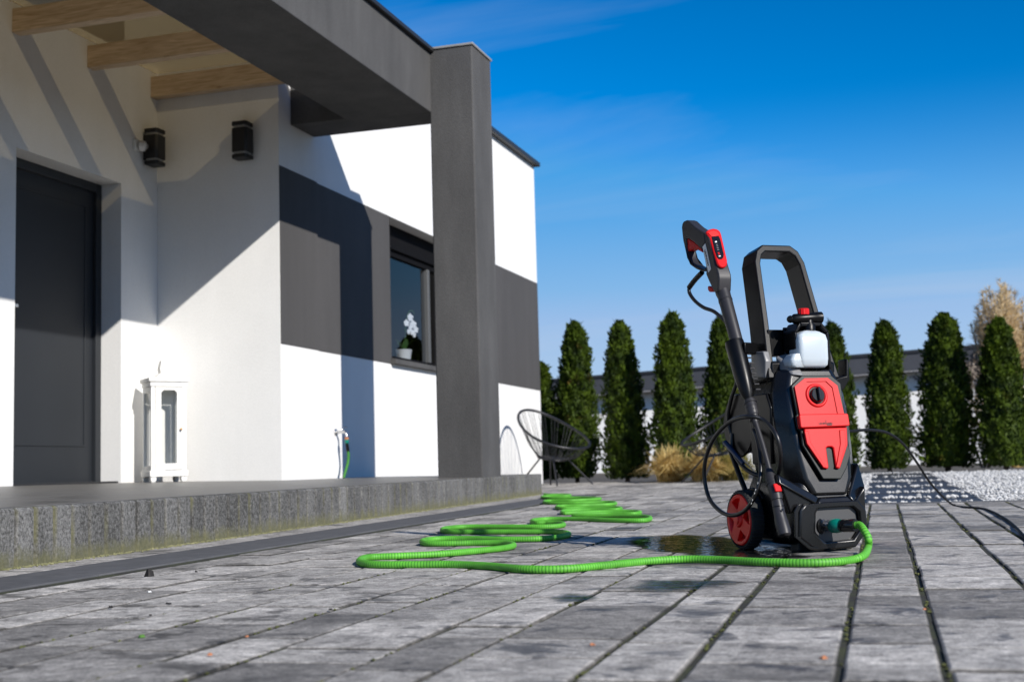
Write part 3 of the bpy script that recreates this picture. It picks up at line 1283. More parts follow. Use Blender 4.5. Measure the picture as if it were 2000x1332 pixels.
hpart('room_wall', MB().box(-8.1, XW-.302, 15.5, 15.55, .3, 3.2), 'room_dark')
hpart('room_ceiling', MB().box(-8.1, XW-.302, 9.6, 15.5, 3.15, 3.2), 'room_dark')
hpart('room_floor', MB().box(-8.1, XW-.302, 9.6, 15.5, .25, .3), 'room_brown')

# porch: long beam, cross beam, pillar, rafters, milky roof sheet
hpart('beam', MB().box(-4.12, -3.442, 1.0, 9.149, 3.028, 3.498), 'grey_plaster', None, .006)
hpart('cross_beam', MB().box(XW+.019, -3.445, 9.151, 9.46, 3.030, 3.49).box(XW+.019, -4.121, 9.05, 9.151, 3.030, 3.49), 'grey_plaster', None, .004)
bf = hpart('beam_flashing', MB().box(-3.50, -3.41, 1.0, 9.148, 3.498, 3.53), 'dark_flashing', None, .004)
pil = hpart('pillar', MB().box(-3.456, -3.104, 9.15, 9.597, .18, 3.52), 'grey_plaster', None, .012)
hpart('pillar_cap', MB().box(-3.468, -3.094, 9.14, 9.607, 3.52, 3.538), 'zinc_cap', pil, .003)
for y in (8.756, 7.936, 7.112, 6.29, 5.47, 4.65):
    hpart('rafter', MB().box(XD, -4.121, y, y+.085, 3.292, 3.458), 'pine_wood', None, .004)
hpart('porch_roof', MB().box(XD+.002, -3.9, 2.0, YF-.006, 3.501, 3.507), 'milky_sheet')



# ================================================================== things at the porch
def wall_lamp(loc, rz, label):
    t = empty('wall_lamp', loc, rz)          # local: +y out of the wall is -y
    oct_ = [(-.066, 0), (-.066, -.098), (-.052, -.115), (.052, -.115), (.066, -.098), (.066, 0)]
    obj('lamp_body', MB().loft([[(x, y-.02, z) for x, y in oct_] for z in (-.092, .092)]), 'lamp_black', t, .004)
    for s in (-1, 1):
        obj('lens', MB().loft([[(x*.8, y*.8-.03, s*z) for x, y in oct_] for z in (.0925, .112)]), 'milky_plastic', t)
        obj('cap', MB().loft([[(x, y-.02, s*z) for x, y in oct_] for z in (.1125, .142)]), 'lamp_black', t, .004)
    obj('bracket', MB().box(-.05, .05, -.02, .0, -.1, .1), 'lamp_black', t, .003)
    tag(t, label, 'wall lamp', 'black lamps in the porch')


wall_lamp((-4.853, YF-.003, 2.868), 0, 'black up-and-down wall lamp alone on the porch wall near the pier')
wall_lamp((XD+.001, 8.70, 2.868), rad(90), 'black up-and-down wall lamp in the porch corner beside the motion sensor')

t = empty('motion_sensor', (XD+.001, 8.545, 2.86), rad(90))
obj('base_plate', MB().box(-.035, .035, -.022, 0, -.045, .045), 'pot_white', t, .006)
obj('sensor_head', MB().lathe([(.012, 0), (.036, .01), (.042, .03), (.036, .052), (.018, .062), (.004, .064)], (0.01, -.022, -.002), (.5, -1, -.15), 20), 'pot_white', t, 0, 40)
obj('lens', MB().lathe([(.022, 0), (.02, .006), (.01, .010)], (.038, -.078, -.0105), (.5, -1, -.15), 16), 'milky_plastic', t, 0, 40)
tag(t, 'small white round motion sensor on the porch wall above the door', 'motion sensor')

# lantern cabinet
LX, LY = -5.375, 8.52
LZ = terr_z(LX, LY)
t = empty('lantern', (LX, LY, LZ), rad(48))
t.scale = (.88, .88, 1)
W, D = .148, .13
for sx in (-1, 1):
    for sy in (-1, 1):
        obj('foot', MB().loft([[(sx*(W-.02)+a_*r_, sy*(D-.02)+b_*r_, z) for a_, b_ in ((-1, -1), (1, -1), (1, 1), (-1, 1))] for z, r_ in ((0, .016), (.02, .024), (.04, .022))]), 'white_wood', t, .003)
        obj('post', MB().box(sx*W-(.032 if sx > 0 else 0), sx*W+(0 if sx > 0 else .032), sy*D-(.032 if sy > 0 else 0), sy*D+(0 if sy > 0 else .032), .085, .70), 'white_wood', t, .003)
obj('base', MB().box(-W-.012, W+.012, -D-.012, D+.012, .04, .085), 'white_wood', t, .005)
obj('cornice', MB().box(-W-.008, W+.008, -D-.008, D+.008, .70, .735).box(-W-.022, W+.022, -D-.022, D+.022, .735, .765), 'white_wood', t, .004)
hd = .78
arch = [(-.066, .135), (.066, .135), (.066, .655), (.045, .672), (-.045, .672), (-.066, .655)]
outl = [(-.115, .09), (.115, .09), (.115, .695), (.05, .695), (-.05, .695), (-.115, .695)]
dr = obj('lantern_door', MB().ring_plate([(x, -D+.002, z) for x, z in outl], [(x, -D+.002, z) for x, z in arch], (0, -.016, 0)), 'white_wood', t, .003)
obj('pane', MB().add([(x*1.03, -D+.004, z) for x, z in arch], [tuple(range(6))]), 'lantern_glass', dr)
obj('knob', MB().lathe([(.004, 0), (.005, .012), (.011, .018), (.009, .028), (.002, .031)], (.095, -D-.014, .385), (0, -1, 0), 12), 'brass', dr, 0, 40)
for sx in (-1, 1):
    obj('side_pane', MB().add([(sx*(W-.012), y_, z_) for y_, z_ in ((-D+.03, .085), (D-.03, .085), (D-.03, .70), (-D+.03, .70))], [(0, 1, 2, 3)]), 'lantern_glass', t)
    for z_, z1_ in ((.085, .12), (.66, .70)):
        obj('rail', MB().box(sx*(W-.012)-.008, sx*(W-.012)+.008, -D+.032, D-.032, z_, z1_), 'white_wood', t, .002)
obj('back_panel', MB().box(-W+.032, W-.032, D-.02, D-.012, .085, .70), 'white_wood', t)
fin = obj('finial', MB().loft([[(a_*r_, b_*r_, z) for a_, b_ in ((-1, -1), (1, -1), (1, 1), (-1, 1))] for z, r_ in ((.765, .10), (.80, .055), (.802, .040), (.835, .050), (.90, .032))]), 'white_wood', t, .004)
obj('ring_pull', MB().torus((.01, -.055, .80), (0, 1, -.6), .034, .003, 20, 6), 'white_wood', fin, 0, 60)
tag(t, 'tall white wooden lantern cabinet with glass door beside the front door', 'lantern')

# garden tap with a short green hose
TX, TY, TZ = XW, 9.83, .655
t = empty('garden_tap', (TX, TY, TZ))
obj('wall_flange', MB().lathe([(.028, 0), (.028, .006), (.012, .012)], (0, 0, 0), (1, 0, 0), 16), 'steel', t, 0, 40)
obj('tap_body', MB().tube([(0, 0, 0), (.05, 0, 0), (.085, -.005, -.002), (.10, -.01, -.012), (.105, -.01, -.04)], [.011, .012, .014, .011, .010], 12), 'steel', t, 0, 50)
obj('lever', MB().tube([(.055, 0, .012), (.055, 0, .028), (.06, .03, .04), (.06, .09, .042)], [.007, .006, .005, .006], 8), 'steel', t, 0, 50)
tag(t, 'small chrome outdoor tap on the white wall left of the pillar shadow', 'tap')
t = empty('hose_coupling', (TX+.105, TY-.01, TZ-.045))
obj('orange_ring', MB().lathe([(.016, 0), (.018, -.012), (.016, -.02)], (0, 0, 0), (0, 0, 1), 16), 'litter_orange', t, 0, 40)
obj('teal_ring', MB().lathe([(.017, -.02), (.0185, -.035), (.016, -.05)], (0, 0, 0), (0, 0, 1), 16), 'teal_plastic', t, 0, 40)
obj('collar', MB().tube([(0, 0, -.05), (.004, .006, -.09), (.006, .010, -.115)], [.014, .0135, .013], 14), 'black_plastic', t, 0, 40)
zb = terr_z(TX+.12, TY-.07)-(TZ-.045)
obj('hose_end', MB().tube(spline([(.006, .010, -.112), (.009, .010, -.16), (.006, -.005, -.22), (-.002, -.045, -.30), (-.004, -.06, zb+.002)], .01), .011, 10), 'green_hose', t, 0, 60)
tag(t, 'teal and black coupling with a short green hose under the tap', 'hose coupling')

# orchid on the inner sill
t = empty('orchid', (XW-.34, YO, 1.401))
pr_ = []
for z, r_ in ((0, .058), (.02, .064), (.12, .078)):
    pr_.append((r_, z))
pot = obj('pot', MB().lathe(pr_+[(.084, .135), (.074, .14), (.06, .12)], (0, 0, 0), (0, 0, 1), 18), 'pot_white', t, 0, 35)
for k in range(5):
    th = k*1.25+.4
    d = np.array((math.cos(th), math.sin(th), 0))
    n_ = np.array((-d[1], d[0], 0))
    ln = random.uniform(.13, .2)
    pts = [d*ln*s*.6+np.array((0, 0, .12+ln*(1.1*s-.35*s*s))) for s in np.linspace(0, 1, 6)]
    ws = [.012, .024, .028, .026, .018, .003]
    mb = MB().add([p+n_*w_ for p, w_ in zip(pts, ws)]+[p-n_*w_ for p, w_ in zip(pts, ws)], [(i, i+1, i+7, i+6) for i in range(5)])
    obj('leaf', mb, 'orchid_leaf', t, 0, 60)
st = spline([(0, 0, .12), (.01, .02, .28), (.015, .03, .42), (.03, .07, .52), (.04, .14, .55), (.045, .19, .52)], .02)
obj('stem', MB().tube(st, .004, 6), 'orchid_leaf', t, 0, 60)


def flower(c, r_, ax):
    mb = MB()
    ax = np.array(ax, float)
    ax /= np.linalg.norm(ax)
    u = np.cross(ax, (0, 0, 1.))
    u /= np.linalg.norm(u)
    v = np.cross(u, ax)
    for k in range(5):
        th = k*2*PI/5+.3
        d = math.cos(th)*u+math.sin(th)*v
        e = -math.sin(th)*u+math.cos(th)*v
        vs = [np.array(c, float)]
        for s in np.linspace(-1, 1, 7):
            vs.append(np.array(c)+d*r_*(1-.35*s*s)+e*r_*.5*s*(1.1-.2*abs(s))-ax*.12*r_*s*s)
        mb.add(vs, [(0, i, i+1) for i in range(1, 7)])
    return mb


for i, (dx_, dy_, dz_, r_) in enumerate(((.03, .02, .47, .05), (.05, .09, .53, .06), (.05, .13, .46, .055), (.05, .19, .47, .055), (.06, .24, .42, .05), (.05, .02, .38, .04), (.06, .12, .38, .045), (.06, .17, .36, .04), (.05, .08, .42, .045))):
    obj('blossom', flower((dx_, dy_*.8, dz_-.06), r_*.72, (1, -.6+.2*(i % 3), .1)), 'petal', t)
tag(t, 'white orchid in a ribbed white pot behind the window pane', 'orchid')

# ================================================================== PRESSURE WASHER
TH = rad(35)
EX = np.array([math.cos(TH), math.sin(TH), 0])
EY = np.array([-math.sin(TH), math.cos(TH), 0])
MO = onG(1550, 1080)+.12*EX+.17*EY
MO[2] = gz(MO[0], MO[1])


def tr(px, py, P0, n):          # point of a local plane of the machine that the photograph shows there
    d = ray(px, py)
    dl = np.array([d@EX, d@EY, d[2]])
    c = CAM-MO
    cl = np.array([c@EX, c@EY, c[2]])
    P0 = np.array(P0, float)
    n = np.array(n, float)
    return cl+dl*(((P0-cl)@n)/(dl@n))


def trY(px, py, ly):
    return tr(px, py, (0, ly, 0), (0, 1, 0))


def trX(px, py, lx):
    return tr(px, py, (lx, 0, 0), (1, 0, 0))


def mroot(name):
    return empty(name, tuple(MO), TH)


pw = mroot('pressure_washer')
tag(pw, 'black and red electric pressure washer standing upright on the paving', 'pressure washer')


def chamf(x0, x1, y0, y1, z, cf, cb=.02):      # rectangle with cut corners, front (y0) cut deeper
    return [(x0+cf, y0, z), (x1-cf, y0, z), (x1, y0+cf*1.2, z), (x1, y1-cb, z), (x1-cb, y1, z), (x0+cb, y1, z), (x0, y1-cb, z), (x0, y0+cf*1.2, z)]


obj('base_housing', MB().loft([chamf(-.095, .095, -.145, .10, .018, .02), chamf(-.116, .118, -.172, .11, .035, .022), chamf(-.122, .126, -.188, .12, .085, .022),
                               chamf(-.124, .128, -.192, .12, .140, .024), chamf(-.120, .126, -.178, .11, .190, .03), chamf(-.105, .112, -.150, .10, .235, .035)]), 'shell_black', pw, .009, None, 3)
# upper housing: leans back
SL = .2115


def fy_(z):
    return -.2408+SL*z


up = []
for z, hw, cf in ((.165, .098, .05), (.215, .116, .045), (.30, .122, .040), (.40, .124, .036), (.47, .120, .034), (.515, .108, .034), (.545, .092, .03)):
    up.append(chamf(-hw-.004, hw+.004, fy_(z)+.010, .055+.10*(z-.2), z, cf))
obj('main_housing', MB().loft(up), 'shell_black', pw, .008, None, 3)
NF = np.array([0, 1, -SL])
NF = NF/np.linalg.norm(NF)
PF0 = np.array([0, fy_(0), 0])


def trF(px, py, out=0.):
    return tr(px, py, PF0-NF*out, NF)


def zf(x, y):   # pixels of the close-up of the red cover
    return 1500+x/6.055, 720+y/6.055


def polyF(pts, out=0.):
    return [trF(*zf(*p), out) for p in pts]


sur = [(262, 205), (385, 85), (735, 82), (850, 180), (895, 520), (925, 560), (945, 700), (940, 900), (968, 1000), (920, 1180), (850, 1310), (640, 1310), (395, 910), (375, 740), (340, 720), (312, 570), (330, 540)]
obj('cover_surround', MB().prism(polyF(sur, .0), NF*-.0065), 'panel_plastic', pw, .003)
# flank ribs of the housing
for (p0, p1) in (((-.124, -.06, .30), (-.1265, .03, .46)), ((.124, -.06, .30), (.1265, .03, .46))):
    x0, x1 = sorted((p0[0], p1[0]*1.02))
    obj('side_panel', MB().prism([(p0[0], -.085, .26), (p0[0], .035, .26), (p0[0], .045, .44), (p0[0], .03, .475), (p0[0], -.07, .475), (p0[0], -.095, .43)], (math.copysign(.009, p0[0]), 0, 0)), 'black_plastic', pw, .004)
red = obj('red_cover', MB().prism(polyF([(410, 715), (440, 890), (640, 1180), (690, 1192), (700, 1170), (670, 945), (690, 930), (735, 930), (755, 945), (785, 1165), (800, 1188), (835, 1185), (925, 905), (915, 700)], .0060), NF*-.010), 'red_plastic', pw, .004)
up_o = [(302, 218), (418, 122), (692, 117), (806, 207), (886, 548), (365, 552)]
up_i = [(362, 232), (445, 160), (672, 156), (748, 228), (812, 548), (425, 552)]
obj('upper_rim', MB().ring_plate(polyF(up_o, .0062), polyF(up_i, .0062), NF*-.0078), 'red_plastic', red)
obj('upper_panel', MB().prism(polyF([(340, 222), (436, 142), (680, 137), (778, 218), (842, 555), (395, 560)], .0058), NF*-.0050), 'red_plastic', red, .001)
for side in (((425, 735), (455, 885), (650, 1170), (685, 1175), (500, 870), (470, 735)), ((840, 725), (850, 890), (800, 1165), (832, 1170), (915, 900), (905, 720))):
    obj('ridge', MB().prism(polyF(side, .0155), NF*-.0035), 'red_plastic', red, .003)
band = obj('cover_band', MB().prism(polyF([(335, 568), (350, 556), (895, 545), (912, 556), (932, 680), (918, 692), (370, 716), (352, 706)], .006), NF*-.0185), 'red_plastic', red, .004)
# dial
kc = trF(1500+572/6.055, 720+318/6.055, .011)
obj('dial_ring', MB().torus(kc, NF, .0315, .0055, 36, 10), 'red_plastic', red, 0, 60)
obj('dial_well', MB().lathe([(.032, 0), (.032, -.004)], kc+NF*.003, NF, 30), 'black_plastic', red, 0, 40)
dial = obj('dial', MB().lathe([(.0225, .006), (.0225, -.010), (.020, -.013), (.004, -.013)], kc, NF, 30), 'black_gloss', pw, 0, 40)
ux = np.cross(NF, (0, 0, 1.))
ux /= np.linalg.norm(ux)
uz = np.cross(ux, NF)
obj('dial_grip', MB().hexa([kc-NF*(.012 if k < 4 else .024)+ux*(.0045*a_)+uz*(.0215*b_) for k, (a_, b_) in enumerate(((-1, -1), (1, -1), (1, 1), (-1, 1))*2)]), 'black_gloss', dial, .002)


def lettering(name, text, size, c, right, upv, parent, m='ink', extr=.0004):
    cu = bpy.data.curves.new(name, 'FONT')
    cu.body = text
    cu.size = size
    cu.align_x = 'CENTER'
    cu.align_y = 'CENTER'
    cu.extrude = extr
    tmp = bpy.data.objects.new('tmp', cu)
    COL.objects.link(tmp)
    dg = bpy.context.evaluated_depsgraph_get()
    me = bpy.data.meshes.new_from_object(tmp.evaluated_get(dg))
    bpy.data.objects.remove(tmp)
    right = np.array(right, float)
    right /= np.linalg.norm(right)
    upv = np.array(upv, float)
    nrm = np.cross(right, upv)
    nrm /= np.linalg.norm(nrm)
    upv = np.cross(nrm, right)
    R_ = Matrix(((right[0], upv[0], nrm[0], c[0]), (right[1], upv[1], nrm[1], c[1]), (right[2], upv[2], nrm[2], c[2]), (0, 0, 0, 1)))
    me.transform(R_)
    me.materials.clear()
    me.materials.append(MATS[m])
    o = bpy.data.objects.new(name, me)
    COL.objects.link(o)
    o.parent = parent
    return o


bc = trF(1500+682/6.055, 720+648/6.055, .0252)
lettering('lettering', 'LEHMANN', .0098, bc, (1, 0, 0), uz, red)
bc2 = trF(1500+728/6.055, 720+663/6.055, .0252)
obj('printed_bar', MB().prism([bc2+ux*a_+uz*b_ for a_, b_ in ((-.008, -.0015), (.008, -.0015), (.008, .0015), (-.008, .0015))], NF*-.0004), 'ink', red)
bl = trF(1500+685/6.055, 720+618/6.055, .0252)
obj('printed_emblem', MB().prism([bl+(1*np.array((1, 0, 0)))*a_+uz*b_ for a_, b_ in ((-.0022, -.004), (.0008, -.0032), (.0006, .001), (.0026, .005), (-.0006, .002), (-.0012, -.0022))], NF*-.0004), 'ink', red)

# V-shaped collar of the lower shell
PC = np.array([0, -.198, 0])


def trC(px, py, out=0.):
    return trY(px, py, -.190-out)


for nm, up_, lo_, out in (('collar', [(1519, 925), (1600, 971), (1656, 968), (1676, 903)], [(1521, 944), (1595, 985), (1669, 981), (1690, 950)], .008),):
    n_ = len(up_)
    for i in range(n_-1):
        bk_ = .05 if i == n_-2 else 0
        A = [trC(*up_[i], out), trC(*up_[i+1], out-bk_), trC(*lo_[i+1], out+.012-bk_), trC(*lo_[i], out+.012)]
        B = [p+np.array((0, .055, 0)) for p in A]
        obj('shell_collar', MB().hexa(A+B), 'shell_black', pw, .006, None, 3)
# aprons that close the shell between collar and front frame
for poly in ([(1526, 944), (1596, 984), (1562, 988), (1552, 998), (1544, 1004)], [(1668, 980), (1690, 948), (1692, 1012), (1684, 998)]):
    A = [trY(px, py, -.200) for px, py in poly]
    obj('shell_apron', MB().prism(A, (0, .05, 0)), 'shell_black', pw, .005)
# front frame with recessed grille
fo = [(1553, 996), (1562, 985), (1600, 980), (1668, 976), (1684, 995), (1687, 1035), (1664, 1068), (1584, 1075), (1552, 1050)]
fi = [(1587, 1002), (1592, 992), (1615, 990), (1658, 988), (1670, 998), (1674, 1030), (1660, 1052), (1606, 1058), (1586, 1038)]
fr_ = obj('front_frame', MB().ring_plate([trY(*p, -.186) for p in fo], [trY(*p, -.186) for p in fi], (0, -.024, 0)), 'shell_black', pw, .007, None, 3)
fo2 = [(1550, 997), (1556, 985), (1566, 983), (1562, 992), (1558, 1000), (1557, 1046), (1582, 1066), (1597, 1069), (1594, 1074), (1580, 1073), (1551, 1050)]
obj('edge_rib', MB().prism([trY(*p, -.209) for p in fo2], (0, -.006, 0)), 'shell_black', fr_, .002)
obj('grille', MB().prism([trY(*p, -.190) for p in fi], (0, -.003, 0)), 'perforated_grille', fr_)
for i in range(2):
    obj('foot', MB().loft([[(x, y, z) for x, y in (((-.09, -.15), (-.05, -.15), (-.05, -.10), (-.09, -.10)) if i == 0 else ((.05, -.15), (.09, -.15), (.09, -.10), (.05, -.10)))] for z in (.0, .03)]), 'rubber', pw, .004)

# wheels
wc = trX(1447, 1022, -.172)
WR = .0915


def wheel(sx):
    x0 = sx*.135
    c = np.array((x0, wc[1], WR))
    ax = np.array((sx, 0., 0.))
    t_ = obj('wheel', MB().lathe([(WR*.70, .0), (WR*.93, .0), (WR*.985, .006), (WR*.99, .02), (WR*.985, .034), (WR*.95, .041), (WR*.89, .043), (WR*.875, .036), (WR*.70, .03)], c, ax, 48), 'rubber', pw, 0, 35)
    mb = MB()
    for k in range(44):
        th = k*2*PI/44
        d = np.array((0, math.cos(th), math.sin(th)))
        e = np.array((0, -math.sin(th), math.cos(th)))
        q = []
        for (h, r0) in ((.002, .93), (.039, .93)):
            for s_, r_ in ((-.0028, r0), (.0028, r0), (.0024, 1.0), (-.0024, 1.0)):
                q.append(c+ax*h+d*WR*r_+e*s_)
        mb.hexa([q[0], q[1], q[2], q[3], q[4], q[5], q[6], q[7]])
    obj('tread', mb, 'rubber', t_, .001)
    rim = MB().lathe([(WR*.66, .03), (WR*.86, .03), (WR*.87, .040), (WR*.84, .045), (WR*.72, .044), (WR*.68, .036), (WR*.66, .03)], c, ax, 48)
    rim.lathe([(WR*.70, .010), (WR*.70, .020)], c, ax, 36)
    rim.lathe([(WR*.26, .018), (WR*.26, .046), (WR*.22, .050), (.002, .051)], c, ax, 24)
    for k in range(4):
        th = k*2*PI/4+.55
        d = np.array((0, math.cos(th), math.sin(th)))
        e = np.array((0, -math.sin(th), math.cos(th)))
        q = [c+ax*h+d*WR*r_+e*s_*WR for h in (.018, .044) for r_, s_ in ((.15, -.24), (.15, .24), (.74, .25), (.74, -.25))]
        rim.hexa(q)
    obj('rim', rim, 'red_rim', t_, .002)
    obj('hub_cap', MB().lathe([(WR*.16, .050), (WR*.14, .054), (.002, .055)], c, ax, 20), 'red_rim', t_, 0, 40)


wheel(-1)
wheel(1)
obj('axle', MB().lathe([(.008, -.14), (.008, .14)], (0, wc[1], WR), (1, 0, 0), 10), 'black_plastic', pw, 0, 40)
obj('wheel_arch', MB().loft([[(x, wc[1]+.098*math.cos(t_), WR+.098*math.sin(t_)) for t_ in np.linspace(.1, 2.4, 9)]+[(x, wc[1]+.06*math.cos(t_), WR+.06*math.sin(t_)) for t_ in np.linspace(2.4, .1, 9)] for x in (-.132, -.10)]), 'black_plastic', pw, .003)

# handle
HB, HS = -.2362, .3077          # front plane of the handle: ly = HB + HS*z


def hy(z):
    return HB+HS*z


outer = [(-.124, .52), (-.114, .60), (-.104, .70), (-.089, .90), (-.074, .938), (-.050, .957), (.050, .957), (.074, .938), (.089, .90), (.104, .70), (.114, .60), (.124, .52)]
inner = [(-.102, .52), (-.093, .60), (-.084, .70), (-.070, .893), (-.060, .921), (-.043, .934), (.043, .934), (.060, .921), (.070, .893), (.084, .70), (.093, .60), (.102, .52)]
mb = MB()
dep = .092
for i in range(len(outer)-1):
    q = []
    for (x, z) in (outer[i], outer[i+1], inner[i+1], inner[i]):
        q.append(np.array((x, hy(z), z)))
    bk = [p+np.array((0, dep, -.01)) for p in q]
    n_ = len(mb.v)
    mb.add(q+bk, [(0, 1, 2, 3), (7, 6, 5, 4), (0, 4, 5, 1), (2, 6, 7, 3)]+([(0, 3, 7, 4)] if i == 0 else [])+([(1, 5, 6, 2)] if i == len(outer)-2 else []))
hd = obj('handle', mb, 'black_plastic', pw)
import bmesh
bm = bmesh.new()
bm.from_mesh(hd.data)
bmesh.ops.remove_doubles(bm, verts=bm.verts, dist=1e-5)
bmesh.ops.recalc_face_normals(bm, faces=bm.faces)
bm.to_mesh(hd.data)
bm.free()
bv = hd.modifiers.new('bevel', 'BEVEL')
bv.width = .004
bv.segments = 2
bv.limit_method = 'ANGLE'
bv.angle_limit = rad(35)
# cross plate with a slot, struts
obj('cross_plate', MB().ring_plate([(x, hy(.64)+.006, z) for x, z in ((-.104, .592), (.108, .592), (.102, .674), (-.098, .674))],
                                   [(x, hy(.64)+.006, z) for x, z in ((-.020, .636), (.000, .636), (.000, .650), (-.020, .650))], (0, .045, 0)), 'black_plastic', hd, .004)
obj('handle_root', MB().loft([[(x, y, z) for x, y in ((-.112, hy(.55)-.005), (.112, hy(.55)-.005), (.112, .05), (-.112, .05))] for z in (.50, .572)]), 'black_plastic', pw, .008)
obj('shoulder_wedge', MB().hexa([(-.072, -.125, .525), (-.03, -.135, .520), (-.03, -.06, .548), (-.085, -.06, .545), (-.070, -.11, .556), (-.045, -.118, .553), (-.04, -.055, .60), (-.085, -.05, .59)]), 'silver_plastic', pw, .006)
# bottle cradle: cut-cornered arch behind the neck of the bottle
cr_ = [(-.050, .605), (-.050, .660), (-.030, .688), (.045, .688), (.068, .660), (.072, .545)]
ci_ = [(-.042, .605), (-.042, .655), (-.026, .676), (.040, .676), (.058, .655), (.062, .545)]
mb = MB()
for i in range(5):
    q = [np.array((x, -.118, z)) for x, z in (cr_[i], cr_[i+1], ci_[i+1], ci_[i])]
    mb.hexa(q+[p+np.array((0, .075, 0)) for p in q])
obj('bottle_cradle', mb, 'black_plastic', pw, .003)
obj('cradle_back', MB().box(-.046, .066, -.045, -.035, .545, .68), 'black_plastic', pw, .003)
# hook on the far flank
obj('cable_hook', MB().prism([(x, -.055, z) for x, z in ((.118, .47), (.150, .485), (.172, .515), (.172, .580), (.163, .582), (.160, .528), (.122, .520))], (0, .05, 0)), 'black_plastic', pw, .004)
# hose reel behind, with crank and stand tube
rc = np.array((0, .135, .385))
obj('hose_reel', MB().lathe([(.03, -.125), (.098, -.125), (.102, -.121), (.098, -.117), (.066, -.114), (.066, .114), (.098, .117), (.102, .121), (.098, .125), (.03, .125)], rc, (1, 0, 0), 40), 'black_plastic', pw, 0, 35)
mb = MB()
for k in range(9):
    x = -.103+.0255*k
    mb.torus(rc+np.array((x, 0, 0)), (1, 0, .06), .080, .0105, 36, 8)
obj('wound_hose', mb, 'black_hose', pw, 0, 60)
obj('reel_crank', MB().tube([trX(1452, 905, -.142), trX(1432, 882, -.148), trX(1416, 864, -.152)], [.006, .008, .009], 10), 'crank_blue', pw, 0, 60)
obj('stand_tube', MB().tube([trX(1424, 872, -.135), trX(1445, 930, -.130), trX(1470, 992, -.122)], .0085, 10), 'black_plastic', pw, 0, 60)
obj('reel_bracket', MB().box(-.10, .10, .03, .14, .30, .33), 'black_plastic', pw, .005)
# holster plate on the near flank
obj('holster_plate', MB().prism([trX(*p, -.128) for p in ((1466, 688), (1490, 686), (1495, 705), (1494, 738), (1468, 738))], (.02, 0, 0)), 'silver_plastic', pw, .003)
hol0, hol1 = trX(1434, 668, -.185), trX(1463, 782, -.182)
hd_ = hol1-hol0
ring = []
for s_, r_ in ((0, .029), (.06, .030), (.6, .0275), (.88, .021), (1, .012)):
    ring.append((r_, s_*np.linalg.norm(hd_)))
obj('holster', MB().lathe(ring, hol0, hd_, 20), 'black_plastic', pw, 0, 40)
mb = MB()
for k in range(9):
    p = hol0+hd_*(.10+.09*k)+np.array((.028, -.008, 0))
    mb.box(p[0]-.006, p[0]+.010, p[1]-.012, p[1]+.004, p[2]-.002, p[2]+.002)
obj('holster_ribs', mb, 'gun_plastic', pw)
obj('holster_arm', MB().hexa([np.array(p) for p in ((-.175, -.03, .60), (-.12, -.01, .60), (-.12, .03, .60), (-.175, .0, .60), (-.175, -.03, .635), (-.12, -.01, .635), (-.12, .03, .635), (-.175, .0, .635))]), 'black_plastic', pw, .003)
# water inlet
ic = trY(1606, 1027, -.186)
idr = np.array((.40, -.915, .03))
idr /= np.linalg.norm(idr)
inl = obj('water_inlet', MB().lathe([(.021, -.004), (.021, .008), (.0155, .010), (.0155, .014), (.018, .016), (.018, .022), (.0145, .026), (.0145, .046)], ic, idr, 20), 'clear_plastic', pw, 0, 40)
obj('inlet_collar', MB().lathe([(.026, -.006), (.026, .003), (.018, .006)], ic, idr, 20), 'black_plastic', inl, 0, 40)
obj('inlet_stub', MB().lathe([(.009, .0), (.009, .05)], ic, idr, 14), 'steel', inl, 0, 40)

# ------------------------------------------------------------------ detergent bottle with foam nozzle
bt = mroot('detergent_bottle')


def rrect(cx_, cy_, hx, hy_, z, c=.35, n=4):
    out = []
    r_ = min(hx, hy_)*c
    for (sx, sy, a0) in ((1, 1, 0), (-1, 1, PI/2), (-1, -1, PI), (1, -1, 1.5*PI)):
        for k in range(n+1):
            a_ = a0+PI/2*k/n
            out.append((cx_+sx*(hx-r_)+r_*math.cos(a_), cy_+sy*(hy_-r_)+r_*math.sin(a_), z))
    return out


BX, BY = .002, -.104
obj('bottle', MB().loft([rrect(BX, BY, .040, .030, .548), rrect(BX, BY, .048, .036, .556), rrect(BX, BY, .050, .038, .575), rrect(BX, BY, .0505, .038, .630), rrect(BX, BY, .046, .034, .648), rrect(BX, BY, .030, .024, .658), rrect(BX, BY, .018, .018, .662)]),
    'bottle_plastic', bt, 0, 50)
obj('bottle_foot', MB().loft([rrect(BX-.042, BY-.002, .028, .028, .549), rrect(BX-.046, BY-.002, .032, .032, .556), rrect(BX-.046, BY-.002, .032, .032, .574), rrect(BX-.038, BY-.002, .028, .028, .590)]), 'bottle_plastic', bt, 0, 50)
obj('neck', MB().lathe([(.020, .655), (.020, .680), (.014, .688), (.014, .70)], (BX+.006, BY, 0), (0, 0, 1), 20), 'black_plastic', bt, 0, 40)
nz0 = trY(1538, 624, -.098)
nz1 = trY(1604, 620, -.106)
nd = nz1-nz0
L_ = np.linalg.norm(nd)
nzo = obj('foam_nozzle', MB().lathe([(.006, 0), (.010, .004), (.012, .010), (.010, .014), (.0155, .022), (.0165, .06), (.0155, L_*.80), (.0175, L_*.84), (.0175, L_), (.0125, L_), (.0115, L_-.012), (.003, L_-.012)], nz0, nd, 22), 'black_plastic', bt, 0, 40)
obj('nozzle_mouth', MB().torus(nz1-nd/L_*.002, nd, .0105, .0022, 22, 6), 'silver_plastic', nzo, 0, 60)
kz = trY(1569, 611, -.102)
mb = MB()
ks = []
for k in range(28):
    th = 2*PI*k/28
    r_ = .0170+(.0008 if k % 2 else -.0004)
    ks.append((kz[0]+r_*math.cos(th), kz[1]+r_*math.sin(th)))
